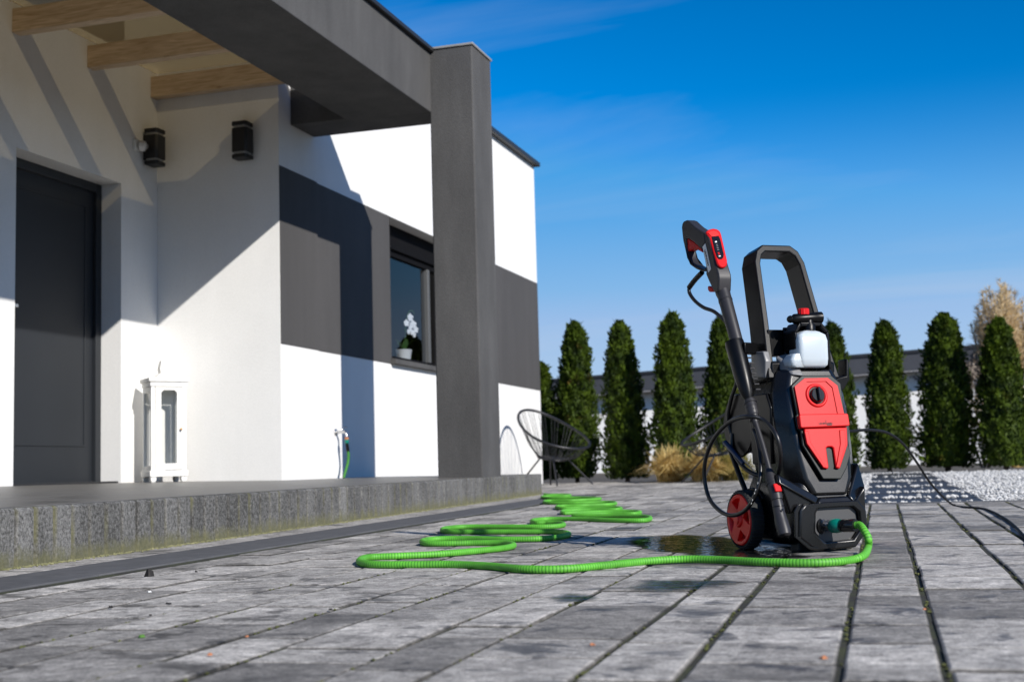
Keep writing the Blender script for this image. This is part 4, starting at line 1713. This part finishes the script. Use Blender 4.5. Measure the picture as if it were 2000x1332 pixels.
mb.loft([[(x, y, kz[2]-.006) for x, y in ks], [(x, y, kz[2]+.010) for x, y in ks], [(kz[0]+(x-kz[0])*.88, kz[1]+(y-kz[1])*.88, kz[2]+.0125) for x, y in ks]])
obj('red_knob', mb, 'red_plastic', bt, 0, 30)
tag(bt, 'white translucent detergent bottle with foam nozzle and red knob', 'bottle')

# ------------------------------------------------------------------ spray gun with lance
GX, GT = -.205, .046            # near side plane, thickness
gun = mroot('spray_gun')
tag(gun, 'dark grey spray gun with red trigger and long lance in its holster', 'spray gun')


def zg(x, y):
    return 1320+x/6.055, 420+y/6.055


def polyG(pts, lx=GX):
    return [trX(*zg(*p), lx) for p in pts]


obj('grip', MB().prism(polyG([(66, 150), (72, 105), (90, 76), (120, 62), (150, 72), (178, 100), (225, 142), (335, 212), (345, 330), (300, 405), (215, 325), (150, 282), (118, 278), (122, 395), (140, 500), (170, 560), (240, 605), (320, 640), (352, 625), (356, 668), (300, 668), (235, 640), (165, 590), (130, 500), (82, 300)]), (GT*.75, 0, 0)), 'gun_plastic', gun, .004)
obj('trigger', MB().prism(polyG([(120, 282), (150, 278), (215, 322), (300, 395), (312, 446), (226, 398), (150, 432), (134, 405)], GX+.006), (GT*.55, 0, 0)), 'red_plastic', gun, .003)
body = obj('gun_body', MB().prism(polyG([(332, 212), (345, 214), (378, 262), (418, 420), (470, 600), (500, 700), (505, 760), (500, 900), (470, 935), (440, 895), (395, 800), (352, 700), (358, 640), (345, 560), (318, 440), (345, 330)]), (GT, 0, 0)), 'gun_plastic', gun, .005)
obj('lock_button', MB().prism(polyG([(372, 850), (382, 838), (430, 862), (442, 905), (395, 912), (378, 892)], GX+.008), (.028, 0, 0)), 'red_plastic', gun, .003)
lb = polyG([(316, 380), (350, 336), (418, 640), (386, 682)], GX-.0004)
lab = obj('white_label', MB().prism(lb, (-.0008, 0, 0)), 'label_white', body)
lc = sum(lb)/4
lettering('lettering', 'LEHMANN', .0125, lc+np.array((-.0016, 0, 0)), (lb[2]+lb[3]-lb[0]-lb[1]), np.cross((-1, 0, 0), (lb[2]+lb[3]-lb[0]-lb[1])), body, 'ink', .0003)
# cover on top of the gun: plane through the top edge, spanned by the lance axis and the width
ta = trX(*zg(345, 214), GX)
tb = trX(*zg(470, 600), GX)
ax_ = (tb-ta)/np.linalg.norm(tb-ta)
NT = np.cross((1., 0, 0), ax_)
if NT[1] > 0:
    NT = -NT
NT = NT+np.array((-.04, 0, 0))
NT /= np.linalg.norm(NT)


def polyT(pts, out=0.):
    return [tr(*zg(*p), ta+NT*out, NT) for p in pts]


cov = obj('red_top', MB().prism(polyT([(342, 222), (375, 194), (430, 180), (480, 190), (512, 215), (528, 255), (560, 390), (598, 560), (596, 610), (570, 636), (530, 640), (498, 622), (478, 590), (440, 470), (392, 300)], .0), NT*.010), 'red_plastic', gun, .004)
dsp = obj('display', MB().prism(polyT([(420, 262), (505, 254), (524, 290), (566, 470), (560, 508), (540, 526), (505, 524), (484, 500), (458, 420)], .010), NT*.0022), 'black_gloss', cov, .002)
for (x, y, m_, h_) in ((474, 318, 'label_white', 9), (485, 352, 'silver_plastic', 5), (490, 372, 'silver_plastic', 5), (495, 392, 'silver_plastic', 5), (500, 412, 'silver_plastic', 5), (506, 447, 'red_plastic', 6), (511, 464, 'red_plastic', 6), (518, 487, 'label_white', 7)):
    obj('printed_mark', MB().prism(polyT([(x-11, y-h_+3), (x+11, y-h_), (x+12, y+h_-3), (x-10, y+h_)], .0124), NT*.0003), m_, dsp)
obj('top_flap', MB().prism(polyT([(378, 215), (405, 196), (440, 190), (475, 198), (500, 216), (516, 250), (418, 258)], .010), NT*.003), 'red_rim', cov, .002)
AX = GX+GT*.55


def ga(px, py):
    return trX(px, py, AX)


bar = [((1403, 540), .021), ((1408, 556), .024), ((1412, 572), .0235), ((1415, 580), .0215), ((1416, 584), .0218), ((1438, 664), .0200), ((1440, 672), .018)]
obj('barrel', MB().tube([ga(*p) for p, r_ in bar], [r_ for p, r_ in bar], 20), 'gun_plastic', gun, 0, 40)
obj('barrel_ring', MB().tube([ga(1416.5, 586), ga(1417.5, 589)], [.0225, .0225], 20), 'gun_plastic', gun, 0, 40)
neck_ = [((1461, 772), .013), ((1466, 790), .019), ((1470, 806), .0185), ((1475, 826), .010), ((1477, 832), .009)]
obj('upper_coupling', MB().tube([ga(*p) for p, r_ in neck_], [r_ for p, r_ in neck_], 14), 'gun_plastic', gun, 0, 40)
mb = MB()
for k in range(5):
    p = np.array((1465, 786))*(1-k/4)+np.array((1473.5, 818))*(k/4)
    a_, b_ = ga(*p), ga(p[0]+.9, p[1]+2.6)
    mb.tube([a_, b_], [.0208-.0014*k, .0205-.0014*k], 14)
obj('coupling_ribs', mb, 'gun_plastic', gun, 0, 40)
obj('lance', MB().tube([ga(1458, 760), ga(1476, 826), ga(1490, 870), ga(1503, 918), ga(1508, 940)], [.0078]*5, 14), 'gun_plastic', gun, 0, 50)
low = [((1500, 914), .011), ((1506, 935), .017), ((1511, 950), .0185), ((1516, 968), .0185), ((1518, 976), .0165)]
lowo = obj('lower_coupling', MB().tube([ga(*p) for p, r_ in low], [r_ for p, r_ in low], 16), 'gun_plastic', gun, 0, 40)
mb = MB()
for k in range(5):
    p = np.array((1501.5, 920))*(1-k/4)+np.array((1508.5, 944))*(k/4)
    mb.tube([ga(*p), ga(p[0]+.8, p[1]+2.2)], [.0135+.0016*k, .0138+.0016*k], 14)
obj('coupling_ribs', mb, 'gun_plastic', gun, 0, 40)
rb = ga(1514, 958)
obj('release_button', MB().hexa([rb+ax_*(.013*b_)+np.array((1, 0, 0))*(.011*a_)+NT*(.014 if k < 4 else .0215) for k, (a_, b_) in enumerate(((-1, -1), (1, -1), (1, 1), (-1, 1))*2)]), 'red_plastic', gun, .003)
noz = [((1517.5, 976), .0150), ((1519, 984), .0165), ((1520, 990), .0172), ((1522, 1000), .0165), ((1526, 1018), .0195), ((1531, 1036), .0200), ((1533, 1044), .0185), ((1533.6, 1047), .012)]
obj('nozzle', MB().tube([ga(*p) for p, r_ in noz], [r_ for p, r_ in noz], 18), 'gun_plastic', gun, 0, 40)
obj('nozzle_ring', MB().tube([ga(1520, 989.5), ga(1520.4, 991.5)], [.0180, .0180], 18), 'black_plastic', gun, 0, 40)
q = ga(1524, 1001)
obj('nozzle_arrow', MB().prism([q+NT*.0172+np.array((1, 0, 0))*a_+ax_*b_ for a_, b_ in ((-.004, -.003), (.004, -.003), (0, .005))], NT*.0012), 'black_gloss', gun)

# ------------------------------------------------------------------ high-pressure hose: from the gun to the reel, and the loose loop
ph = mroot('pressure_hose')
gh = spline([trX(*zg(300, 690), GX+.018), trX(*zg(225, 770), GX+.018), trX(*zg(160, 860), GX+.016), trX(*zg(165, 930), GX+.016), trX(*zg(230, 1020), GX+.02), trX(*zg(330, 1095), GX+.03), trX(*zg(470, 1155), GX+.045),
             trX(1425, 640, GX+.07), trX(1440, 690, GX+.08), trX(1440, 740, GX+.075), trX(1428, 780, GX+.07), trX(1422, 820, GX+.075), trX(1432, 862, GX+.085)], .008)
obj('gun_hose', MB().tube(gh, .0062, 10), 'black_hose', ph, 0, 60)
obj('hose_sleeve', MB().tube(spline([trX(*zg(310, 680), GX+.018), trX(*zg(225, 770), GX+.018), trX(*zg(158, 858), GX+.016)], .008), .0088, 12), 'black_plastic', ph, 0, 60)


def z2(x, y):
    return 1340+x/3.329, 720+y/3.329


LPX = [(595, 700), (612, 620), (612, 540), (585, 430), (500, 332), (400, 312), (285, 345), (190, 440), (135, 560), (118, 690), (150, 840), (230, 930), (310, 952), (390, 915), (450, 820), (482, 700), (482, 580), (465, 470), (440, 400)]
dep_ = [-.150, -.165, -.18, -.19, -.20, -.235, -.235, -.235, -.23, -.225, -.222, -.222, -.222, -.22, -.215, -.20, -.185, -.165, -.14]
lp = spline([trX(*z2(*p), d_) for p, d_ in zip(LPX, dep_)], .008)
obj('hose_loop', MB().tube(lp, .0066, 10), 'black_hose', ph, 0, 60)
lo2 = spline([trX(*z2(300, 420), -.125), trX(*z2(300, 520), -.13), trX(*z2(340, 600), -.135), trX(*z2(400, 660), -.135), trX(*z2(460, 690), -.125), trX(*z2(540, 700), -.10)], .01)
obj('hose_tail', MB().tube(lo2, .0066, 10), 'black_hose', ph, 0, 60)
# printed marks on the loop
mb = MB()
for k in range(7):
    for (pa, off) in (((455+5.0*k, 800-24*k), 0),):
        p = trX(*z2(430+7*k, 880-22*k), -.219)
        q_ = trX(*z2(433+7*k, 871-22*k), -.219)
        if k % 3 != 2:
            mb.tube([p+np.array((-.0052, -.0025, 0)), q_+np.array((-.0052, -.0025, 0))], .0012, 5)
obj('printed_marks', mb, 'hose_print', ph)
tag(ph, 'black rubber pressure hose looping from the gun round the lance', 'hose')

# ------------------------------------------------------------------ power cable (leaves the far flank, runs over the paving)
def air(px, py, Y):
    return onY(px, py, Y)


pc = spline([air(1640, 842, 4.30), air(1662, 842, 4.38), air(1700, 839.5, 4.6), air(1735, 846, 4.9), air(1765, 868, 5.25), air(1792, 905, 5.75), air(1815, 940, 6.2), air(1838, 966, 6.55), onG(1862, 986, .006), onG(1890, 990.5, .006), onG(1925, 994, .006),
             onG(1965, 1014, .006), onG(2000, 1046, .006), onG(2060, 1120, .006), onG(2160, 1230, .006)], .015)
o = obj('power_cable', MB().tube(pc, .0050, 10), 'cable_rubber', None, 0, 60)
tag(o, 'thin black power cable arching from the washer down to the paving', 'cable')

# ------------------------------------------------------------------ green garden hose
hp = []
HPX = [(1664, 1093), (1630, 1097), (1570, 1099), (1480, 1097), (1400, 1093), (1330, 1092), (1260, 1096), (1180, 1104), (1100, 1111), (1020, 1111), (950, 1105), (880, 1102), (800, 1102.5), (735, 1102), (708, 1099.5), (703, 1094), (722, 1088), (780, 1085.5), (860, 1081.5), (930, 1075.5), (985, 1070), (1003, 1064.5),
       (985, 1060.5), (930, 1060), (870, 1061.5), (832, 1061), (826, 1056.5), (850, 1052.5), (910, 1051.5), (990, 1053), (1060, 1051.5), (1100, 1047), (1110, 1042), (1085, 1038.5), (1030, 1038.5), (950, 1038.5), (890, 1038.5), (866, 1036.5), (870, 1032), (910, 1028.5), (980, 1028.5), (1060, 1028.5),
       (1098, 1026), (1095, 1021.5), (1070, 1020.5), (1045, 1020.5), (1041, 1016.5), (1070, 1013.5), (1130, 1013.5), (1200, 1016), (1255, 1016), (1270, 1012.5), (1258, 1009), (1200, 1007.5), (1120, 1007), (1180, 1003.8), (1240, 1003), (1246, 999.5), (1200, 999), (1130, 1001), (1100, 1002), (1104, 997.5),
       (1150, 995.5), (1205, 995), (1206, 991.5), (1150, 991.5), (1095, 992.5), (1092, 988.5), (1140, 987), (1198, 984.5), (1190, 980.5), (1120, 982), (1068, 982), (1070, 978), (1120, 977), (1172, 974), (1140, 971.8), (1070, 972.5), (1062, 969.6), (1110, 968), (1105, 966), (1068, 966.5), (1064, 965)]
HR = .0110
pts = [onG(px, py-3*(900/py if False else 1)*0, HR) for px, py in HPX]
end = np.array(tuple(ic+idr*.118))
wend = MO+EX*end[0]+EY*end[1]+np.array((0, 0, end[2]))
wdir = EX*idr[0]+EY*idr[1]+np.array((0, 0, idr[2]))
wy = wend[1]
start = [wend-wdir*.005, wend+wdir*.012, onY(1688, 1036, wy-.035), onY(1696, 1052, wy-.05), onY(1695, 1070, wy-.055), onG(1686, 1085, HR+.006)]
hs_ = spline(start+pts, .0022)
nseg = 10
rib = np.array([(.93, .985, 1.0, .985)[i % 4] for i in range(len(hs_))])
mb = MB().tube(hs_, list(HR*rib), nseg)
o = obj('green_hose', mb, 'green_hose', None, 0, 70)
at = o.data.attributes.new('rib', 'FLOAT', 'POINT')
at.data.foreach_set('value', np.repeat(np.clip((rib-.93)/.055, 0, 1), nseg).astype(float).tolist()[:len(o.data.vertices)]+[.5]*max(0, len(o.data.vertices)-nseg*len(hs_)))
tag(o, 'bright green ribbed garden hose snaking over the paving', 'garden hose')
hc = mroot('hose_connector')
obj('teal_ring', MB().lathe([(.0165, .030), (.0205, .036), (.0215, .050), (.0195, .062), (.0175, .066)], ic, idr, 22), 'teal_plastic', hc, 0, 40)
obj('clear_ring', MB().lathe([(.0190, .0665), (.0190, .072)], ic, idr, 22), 'clear_plastic', hc, 0, 40)
obj('black_sleeve', MB().lathe([(.0180, .0722), (.0192, .076), (.0192, .112), (.0178, .116)], ic, idr, 22), 'black_gloss', hc, 0, 40)
tag(hc, 'teal and black quick connector joining the green hose to the washer', 'hose connector')


# ================================================================== CHAIRS
def chair(loc, rz, label):
    t = empty('wire_chair', loc, rz)        # local +x is where the sitter faces
    n = 64
    rim = []
    for k in range(n+1):
        a_ = 2*PI*k/n
        c_, s_ = math.cos(a_), math.sin(a_)
        rim.append((.42*c_-.02, .38*s_*(1+.12*c_), .60-.235*c_+.03*c_*c_))
    obj('rim', MB().tube(rim, .015, 8, False), 'chair_metal', t, 0, 60)
    low_ = []
    for k in range(n+1):
        a_ = 2*PI*k/n
        low_.append((.17*math.cos(a_)-.04, .15*math.sin(a_), .30-.03*math.cos(a_)))
    obj('seat_ring', MB().tube(low_, .009, 6, False), 'chair_metal', t, 0, 60)
    mb = MB()
    for k in range(48):
        a_ = 2*PI*(k+.5)/48
        i = (k+.5)/48*n
        i0 = int(i) % n
        p = np.array(rim[i0])
        q = np.array(low_[i0])
        mid = (p+q)/2+np.array((0, 0, -.045))
        mb.tube([p, p*.55+mid*.5-p*.05*0-mid*.05, mid, q*.55+mid*.45, q], .0032, 4, False)
        r_ = np.array((-.04, 0, .285))
        mb.tube([q, r_+(q-r_)*.08], .006, 4, False)
    o = obj('woven_cords', mb, 'chair_cord', t)
    o['kind'] = 'stuff'
    for (x0, y0, x1, y1) in ((.10, .10, .34, .26), (.10, -.10, .34, -.26), (-.16, .08, -.36, .24), (-.16, -.08, -.36, -.24)):
        obj('leg', MB().tube([(x0, y0, .30), (x1, y1, .004)], .0095, 8), 'chair_metal', t, 0, 60)
    tag(t, label, 'chair', 'woven lounge chairs')


c1 = onY(1084, 944, 14.15)
chair((c1[0], 14.15, gz(c1[0], 14.15)), rad(-34), 'round woven black lounge chair next to the white house corner')
c2 = onG(1425, 942)
chair((c2[0]-.12, 13.85, gz(c2[0], 13.85)), rad(214), 'round woven black lounge chair half hidden behind the pressure washer')


# ================================================================== PLANTS
def thuja_mesh(seed):
    r_ = np.random.default_rng(seed)
    hs = np.array([0, .06, .2, .45, .7, .85, .95, 1.0])
    rs = np.array([.82, .96, 1.0, .90, .68, .52, .36, .06])
    lump = [(r_.uniform(0, 2*PI), r_.uniform(0, 1), r_.uniform(.10, .24), r_.uniform(-.20, .22)) for _ in range(60)]

    def rad_(h, a_):
        v = np.interp(h, hs, rs)
        b_ = 0
        for la, lh, ls, lv in lump:
            da = (a_-la+PI) % (2*PI)-PI
            b_ = b_+lv*np.exp(-((da*.8)**2+((h-lh)*3.2)**2)/(2*ls*ls))
        return v*(1+b_)
    n = 9000
    h = r_.random(n)**.9
    a_ = r_.random(n)*2*PI
    R_ = rad_(h, a_)*(1-.30*r_.random(n)**2.2+.05*r_.random(n))*.29
    R_ = R_*(1+.13*np.sin(a_*9+h*31)+.10*np.sin(a_*5-h*47))
    P = np.stack([R_*np.cos(a_), R_*np.sin(a_), h*1.95+.03], 1)
    out = np.stack([np.cos(a_), np.sin(a_), np.zeros(n)], 1)
    d = out*r_.uniform(.15, .75, (n, 1))+np.array([0, 0, 1])*r_.uniform(.5, 1.1, (n, 1))+r_.normal(0, .28, (n, 3))
    d /= np.linalg.norm(d, axis=1)[:, None]
    s = np.cross(d, out+r_.normal(0, .7, (n, 3)))
    s /= np.linalg.norm(s, axis=1)[:, None]+1e-9
    ln = r_.uniform(.028, .060, (n, 1))*np.where(r_.random((n, 1)) < .04, 1.9, 1)
    wd = r_.uniform(.009, .020, (n, 1))
    V = np.stack([P-s*wd*.4, P+s*wd*.4, P+d*ln*.6+s*wd, P+d*ln, P+d*ln*.6-s*wd], 1).reshape(-1, 3)
    F = [(5*i, 5*i+1, 5*i+2, 5*i+3, 5*i+4) for i in range(n)]
    mb = MB()
    mb.v = [tuple(p) for p in V.tolist()]
    mb.f = F
    # inner mass
    k = 20
    rings = []
    for hh in np.linspace(0, .97, 16):
        rings.append([(float(rad_(hh, q))*.235*math.cos(q), float(rad_(hh, q))*.235*math.sin(q), hh*1.95+.05) for q in np.linspace(0, 2*PI, k, endpoint=False)])
    mb.loft(rings)
    return mb


TM = []
for s_ in (3, 8, 21, 34):
    o = obj('crown', thuja_mesh(s_), 'thuja')
    TM.append(o.data)
    bpy.data.objects.remove(o)
tk = MB().tube([(0, 0, -.05), (.004, .002, .4), (.0, .006, 1.0)], [.035, .028, .012], 8)
o = obj('trunk', tk, 'bark', None, 0, 60)
TKM = o.data
bpy.data.objects.remove(o)


def thuja(px, base, top, wpx, k, label, Yc=None):
    p = onG(px, base) if Yc is None else onY(px, base, Yc)
    z0 = gz(p[0], p[1])
    ht = onY(px, top, p[1])[2]-z0
    wd = (onY(px+wpx/2, base, p[1])-onY(px-wpx/2, base, p[1]))
    wd = np.linalg.norm(wd)
    t = empty('thuja_tree', (p[0], p[1], z0), k*1.7)
    for nm, me in (('crown', TM[k % 4]), ('trunk', TKM)):
        c = bpy.data.objects.new(nm, me)
        COL.objects.link(c)
        c.parent = t
    t.scale = (wd/.60*random.uniform(.94, 1.08), wd/.60, ht/2.0)
    t.rotation_euler = (rad(random.uniform(-1.6, 1.6)), rad(random.uniform(-1.6, 1.6)), k*1.7+px*.01)
    tag(t, label, 'tree', 'row of columnar thujas')


TL = [(1052, 944, 706, 80, 0, 'thin edge of a columnar thuja just behind the house corner', 16.6),
      (1128, 940, 629, 84, 3, 'first full columnar thuja beside the house corner, behind the woven chair', 16.7),
      (1226, 940, 626, 86, 2, 'second full columnar thuja from the house corner', None),
      (1323, 939, 611, 86, 1, 'third full thuja from the house, rising behind the golden grass', None),
      (1418, 936, 617, 84, 1, 'columnar thuja partly hidden behind the spray gun and lance', None),
      (1640, 925, 629, 82, 0, 'columnar thuja showing just beside the bottle of the washer', None),
      (1738, 921, 626, 92, 3, 'columnar thuja behind the arching cable, shorter than its neighbour', None),
      (1852, 918, 611, 104, 2, 'tall columnar thuja behind the gravel bed, left of the shrub', None),
      (1966, 916, 621, 106, 1, 'columnar thuja in front of the pampas grass at the picture edge', None)]
for px, b_, tp, wp, k, lab_, yc in TL:
    thuja(px, b_, tp, wp, k, lab_, yc)


def grass_clump(name, p, n, h, spread, m, seed, label, droop=.6, wide=.0022, group=None):
    r_ = random.Random(seed)
    mb = MB()
    for i in range(n):
        a_ = r_.random()*2*PI
        L0 = h*r_.uniform(.55, 1.1)
        d = np.array((math.cos(a_), math.sin(a_), 0))
        s_ = spread*r_.uniform(.2, 1.)
        o_ = np.array((r_.gauss(0, .05), r_.gauss(0, .05), 0))
        pts = []
        for t in (0, .35, .7, 1.):
            pts.append(o_+d*s_*t**1.6+np.array((0, 0, L0*(t-droop*t**2.4*s_/spread))))
        e = np.array((-d[1], d[0], 0))
        ws = (wide, wide*1.2, wide, wide*.3)
        mb.add([q-e*w_ for q, w_ in zip(pts, ws)]+[q+e*w_ for q, w_ in zip(pts, ws)], [(j, j+1, j+5, j+4) for j in range(3)])
    t = empty(name, p)
    obj('blades', mb, m, t)['kind'] = 'stuff'
    tag(t, label, 'grass clump', group)
    return t


for i, (px, py, hh, sp, m_, lab_) in enumerate(((1318, 941, .50, .42, 'straw', 'golden feather grass clump left of the half-hidden chair'), (1385, 940, .46, .40, 'straw', 'golden feather grass clump under the half-hidden chair'),
                                               (1442, 938, .44, .38, 'grass_green', 'greenish-gold feather grass clump beside the washer wheel'))):
    p = onG(px, py-1)
    grass_clump('feather_grass', (p[0], p[1]-.25, gz(p[0], p[1]-.25)), 1300, hh, sp, m_, 40+i, lab_, .80, .0045, 'feather grasses before the thujas')

# pampas grass and a bare shrub at the right
p = onY(1992, 916, 18.6)
t = empty('pampas_grass', (p[0], 18.6, gz(p[0], 18.6)))
mb = MB()
r_ = random.Random(5)
stems = MB()
for i in range(60):
    a_ = r_.random()*2*PI
    lean = r_.uniform(.05, .62)
    L0 = r_.uniform(1.7, 2.42)
    d = np.array((math.cos(a_)*lean, math.sin(a_)*lean, 0))
    q0, q1 = np.array((d[0]*.2, d[1]*.2, 0)), np.array((d[0], d[1], L0))
    stems.tube([q0, q0*.5+q1*.5, q1], [.006, .005, .003], 5)
    for k in range(130):
        t_ = r_.random()
        c_ = q0+(q1-q0)*(.68+.34*t_)
        w_ = .12*math.sin(PI*min(1, t_*.85+.12))
        dr_ = np.array((r_.gauss(0, 1), r_.gauss(0, 1), r_.uniform(.3, 1.6)))
        dr_ /= np.linalg.norm(dr_)
        e = np.cross(dr_, (r_.random()-.5, r_.random()-.5, .2))
        e /= np.linalg.norm(e)+1e-9
        tip = c_+dr_*(w_+.05)
        mb.add([c_-e*.007, c_+e*.007, tip], [(0, 1, 2)])
obj('plumes', mb, 'plume', t)['kind'] = 'stuff'
obj('stems', stems, 'straw', t)
mb = MB()
for i in range(900):
    a_ = r_.random()*2*PI
    L0 = r_.uniform(.8, 1.5)
    d = np.array((math.cos(a_), math.sin(a_), 0))
    s_ = r_.uniform(.2, .75)
    pts = [d*s_*q_**1.6+np.array((0, 0, L0*(q_-.35*q_**2.4))) for q_ in (0, .35, .7, 1.)]
    e = np.array((-d[1], d[0], 0))
    mb.add([q-e*.005 for q in pts]+[q+e*.004 for q in pts], [(j, j+1, j+5, j+4) for j in range(3)])
obj('blades', mb, 'straw', t)['kind'] = 'stuff'
tag(t, 'tall pampas grass with fluffy tan plumes at the picture edge', 'pampas grass')

p = onY(1925, 916, 18.9)
t = empty('bare_shrub', (p[0], 18.9, gz(p[0], 18.9)))
mb = MB()
lv = MB()


def twig(q, d, L0, r0, depth):
    if depth == 0 or L0 < .05:
        return
    e = q+d*L0
    mb.tube([q, (q+e)/2+np.array((r_.gauss(0, .012), r_.gauss(0, .012), 0)), e], [r0, r0*.8, r0*.6], 5)
    if depth <= 3:
        for k in range(7):
            c_ = q+(e-q)*r_.random()
            v_ = np.array((r_.gauss(0, 1), r_.gauss(0, 1), r_.gauss(0, .7)))
            v_ /= np.linalg.norm(v_)
            w_ = np.cross(v_, d)
            lv.add([c_, c_+v_*.03+w_*.009, c_+v_*.06, c_+v_*.03-w_*.009], [(0, 1, 2, 3)])
    for k in range(3):
        nd_ = d+np.array((r_.gauss(0, .38), r_.gauss(0, .38), r_.gauss(.08, .2)))
        nd_ /= np.linalg.norm(nd_)
        twig(e, nd_, L0*r_.uniform(.62, .85), r0*.62, depth-1)


for k in range(7):
    a_ = k*.9
    twig(np.array((.05*math.cos(a_), .05*math.sin(a_), 0)), np.array((.28*math.cos(a_), .28*math.sin(a_), .93)), .55, .016, 5)
obj('twigs', mb, 'dry_twig', t, 0, 60)
obj('dry_leaves', lv, 'dry_twig', t)['kind'] = 'stuff'
tag(t, 'grey leafless shrub between the two thujas at the picture edge', 'shrub')

# ================================================================== NEIGHBOURING HOUSE
NY = 28.0
A = onY(1065, 742.5, NY)
B = onY(1798, 684, NY)
nh = empty('neighbouring_house', (0, NY, gz(0, NY)))


def nz(x):                     # the low roof rises gently to the right
    return A[2]+(B[2]-A[2])*(x-A[0])/(B[0]-A[0])


def nbox(x0, x1, o0, o1, d0, d1):      # o: distance in front of the eaves, d: height below the roof edge (None: ground)
    q = []
    for d in (d0, d1):
        for x, o_ in ((x0, o1), (x1, o1), (x1, o0), (x0, o0)):
            q.append((x, -o_, (-.2 if d is None else nz(x)+d-gz(0, NY))))
    return MB().hexa(q)


NX0, NX1 = A[0]-12, B[0]+10
obj('wall', nbox(NX0, NX1, -6, -.42, None, -.41), 'white_plaster', nh)
rf = obj('roof', nbox(NX0-.4, NX1+.4, -6.4, 0, -.40, -.02), 'roof_dark', nh, .01)
obj('roof_edge', nbox(NX0-.42, NX1+.42, -.02, .03, -.05, .02), 'dark_flashing', rf, .005)
obj('soffit', nbox(NX0-.38, NX1+.38, -.415, -.01, -.42, -.402), 'soffit_grey', nh)
for px in (1072, 1500):
    c_ = onY(px, 780, NY)[0]
    w_ = obj('window', nbox(c_-.5, c_+.5, -.43, -.40, -1.6, -.55), 'dark_flashing', nh)
    obj('pane', MB().add([(c_+a_, .398, nz(c_)+d_-gz(0, NY)) for a_, d_ in ((-.44, -1.54), (.44, -1.54), (.44, -.61), (-.44, -.61))], [(0, 1, 2, 3)]), 'window_glass', w_)
tag(nh, 'low white neighbouring house with dark flat roof behind the thujas', 'house')

# ================================================================== litter on the paving
def crumb(px, py, r0, m, name, label, cat, flat=.5, long=1., seed=0):
    r_ = random.Random(seed)
    p = onG(px, py, .001)
    n = 9
    ring = [(math.cos(2*PI*k/n)*r0*long*r_.uniform(.5, 1.2), math.sin(2*PI*k/n)*r0*r_.uniform(.5, 1.2)) for k in range(n)]
    mb = MB()
    lo_ = [(x, y, 0) for x, y in ring]
    hi_ = [(x*r_.uniform(.5, .9), y*r_.uniform(.5, .9), r0*flat*r_.uniform(.6, 1.5)) for x, y in ring]
    mb.loft([lo_, hi_])
    o = obj(name, mb, m)
    o.location = p
    o.rotation_euler = (0, 0, r_.uniform(-.4, .4))
    tag(o, label, cat, 'scraps on the paving')


t_ = crumb(292, 1126, .014, 'litter_black', 'leaf_scrap', 'crumpled black leaf scrap, the largest on the paving near the terrace', 'leaf', 1.2, 1.1, 1)
crumb(383, 1117, .005, 'litter_black', 'leaf_scrap', 'tiny black crumb beyond the crumpled black leaf', 'leaf', .8, 1, 2)
crumb(217, 1187, .0055, 'litter_black', 'leaf_scrap', 'tiny black crumb closest to the left edge', 'leaf', .8, 1, 3)
crumb(330, 1179, .0045, 'litter_black', 'twig_scrap', 'short flat black twig below the crumpled leaf', 'twig', .5, 2.6, 4)
crumb(292, 1156, .005, 'litter_white', 'stone_chip', 'small white stone chip between leaf and twig', 'stone', .6, 1, 5)
crumb(294, 1202, .0035, 'litter_black', 'leaf_scrap', 'speck of black leaf under the twig', 'leaf', .8, 1, 6)
crumb(645, 1191, .005, 'litter_black', 'leaf_scrap', 'black crumb alone in the middle of the paving', 'leaf', .7, 1.4, 7)
crumb(278, 1244, .006, 'litter_green', 'moss_tuft', 'small bright green moss tuft in a joint', 'moss', .6, 1.5, 8)
crumb(410, 1279, .0055, 'litter_orange', 'leaf_scrap', 'orange leaf scrap left of the paving centre', 'leaf', .5, 1, 9)
crumb(482, 1243, .004, 'litter_orange', 'leaf_scrap', 'faint orange speck beyond the left orange scrap', 'leaf', .5, 1, 10)
crumb(1157, 1259, .005, 'litter_orange', 'leaf_scrap', 'orange leaf scrap below the puddles', 'leaf', .5, 1.2, 11)
crumb(1609, 1285, .006, 'litter_orange', 'leaf_scrap', 'orange leaf scrap nearest the bottom edge, below the washer', 'leaf', .5, 1.3, 12)
crumb(1805, 1190, .004, 'litter_orange', 'leaf_scrap', 'orange leaf speck in the mossy joint at the right', 'leaf', .5, 1, 13)
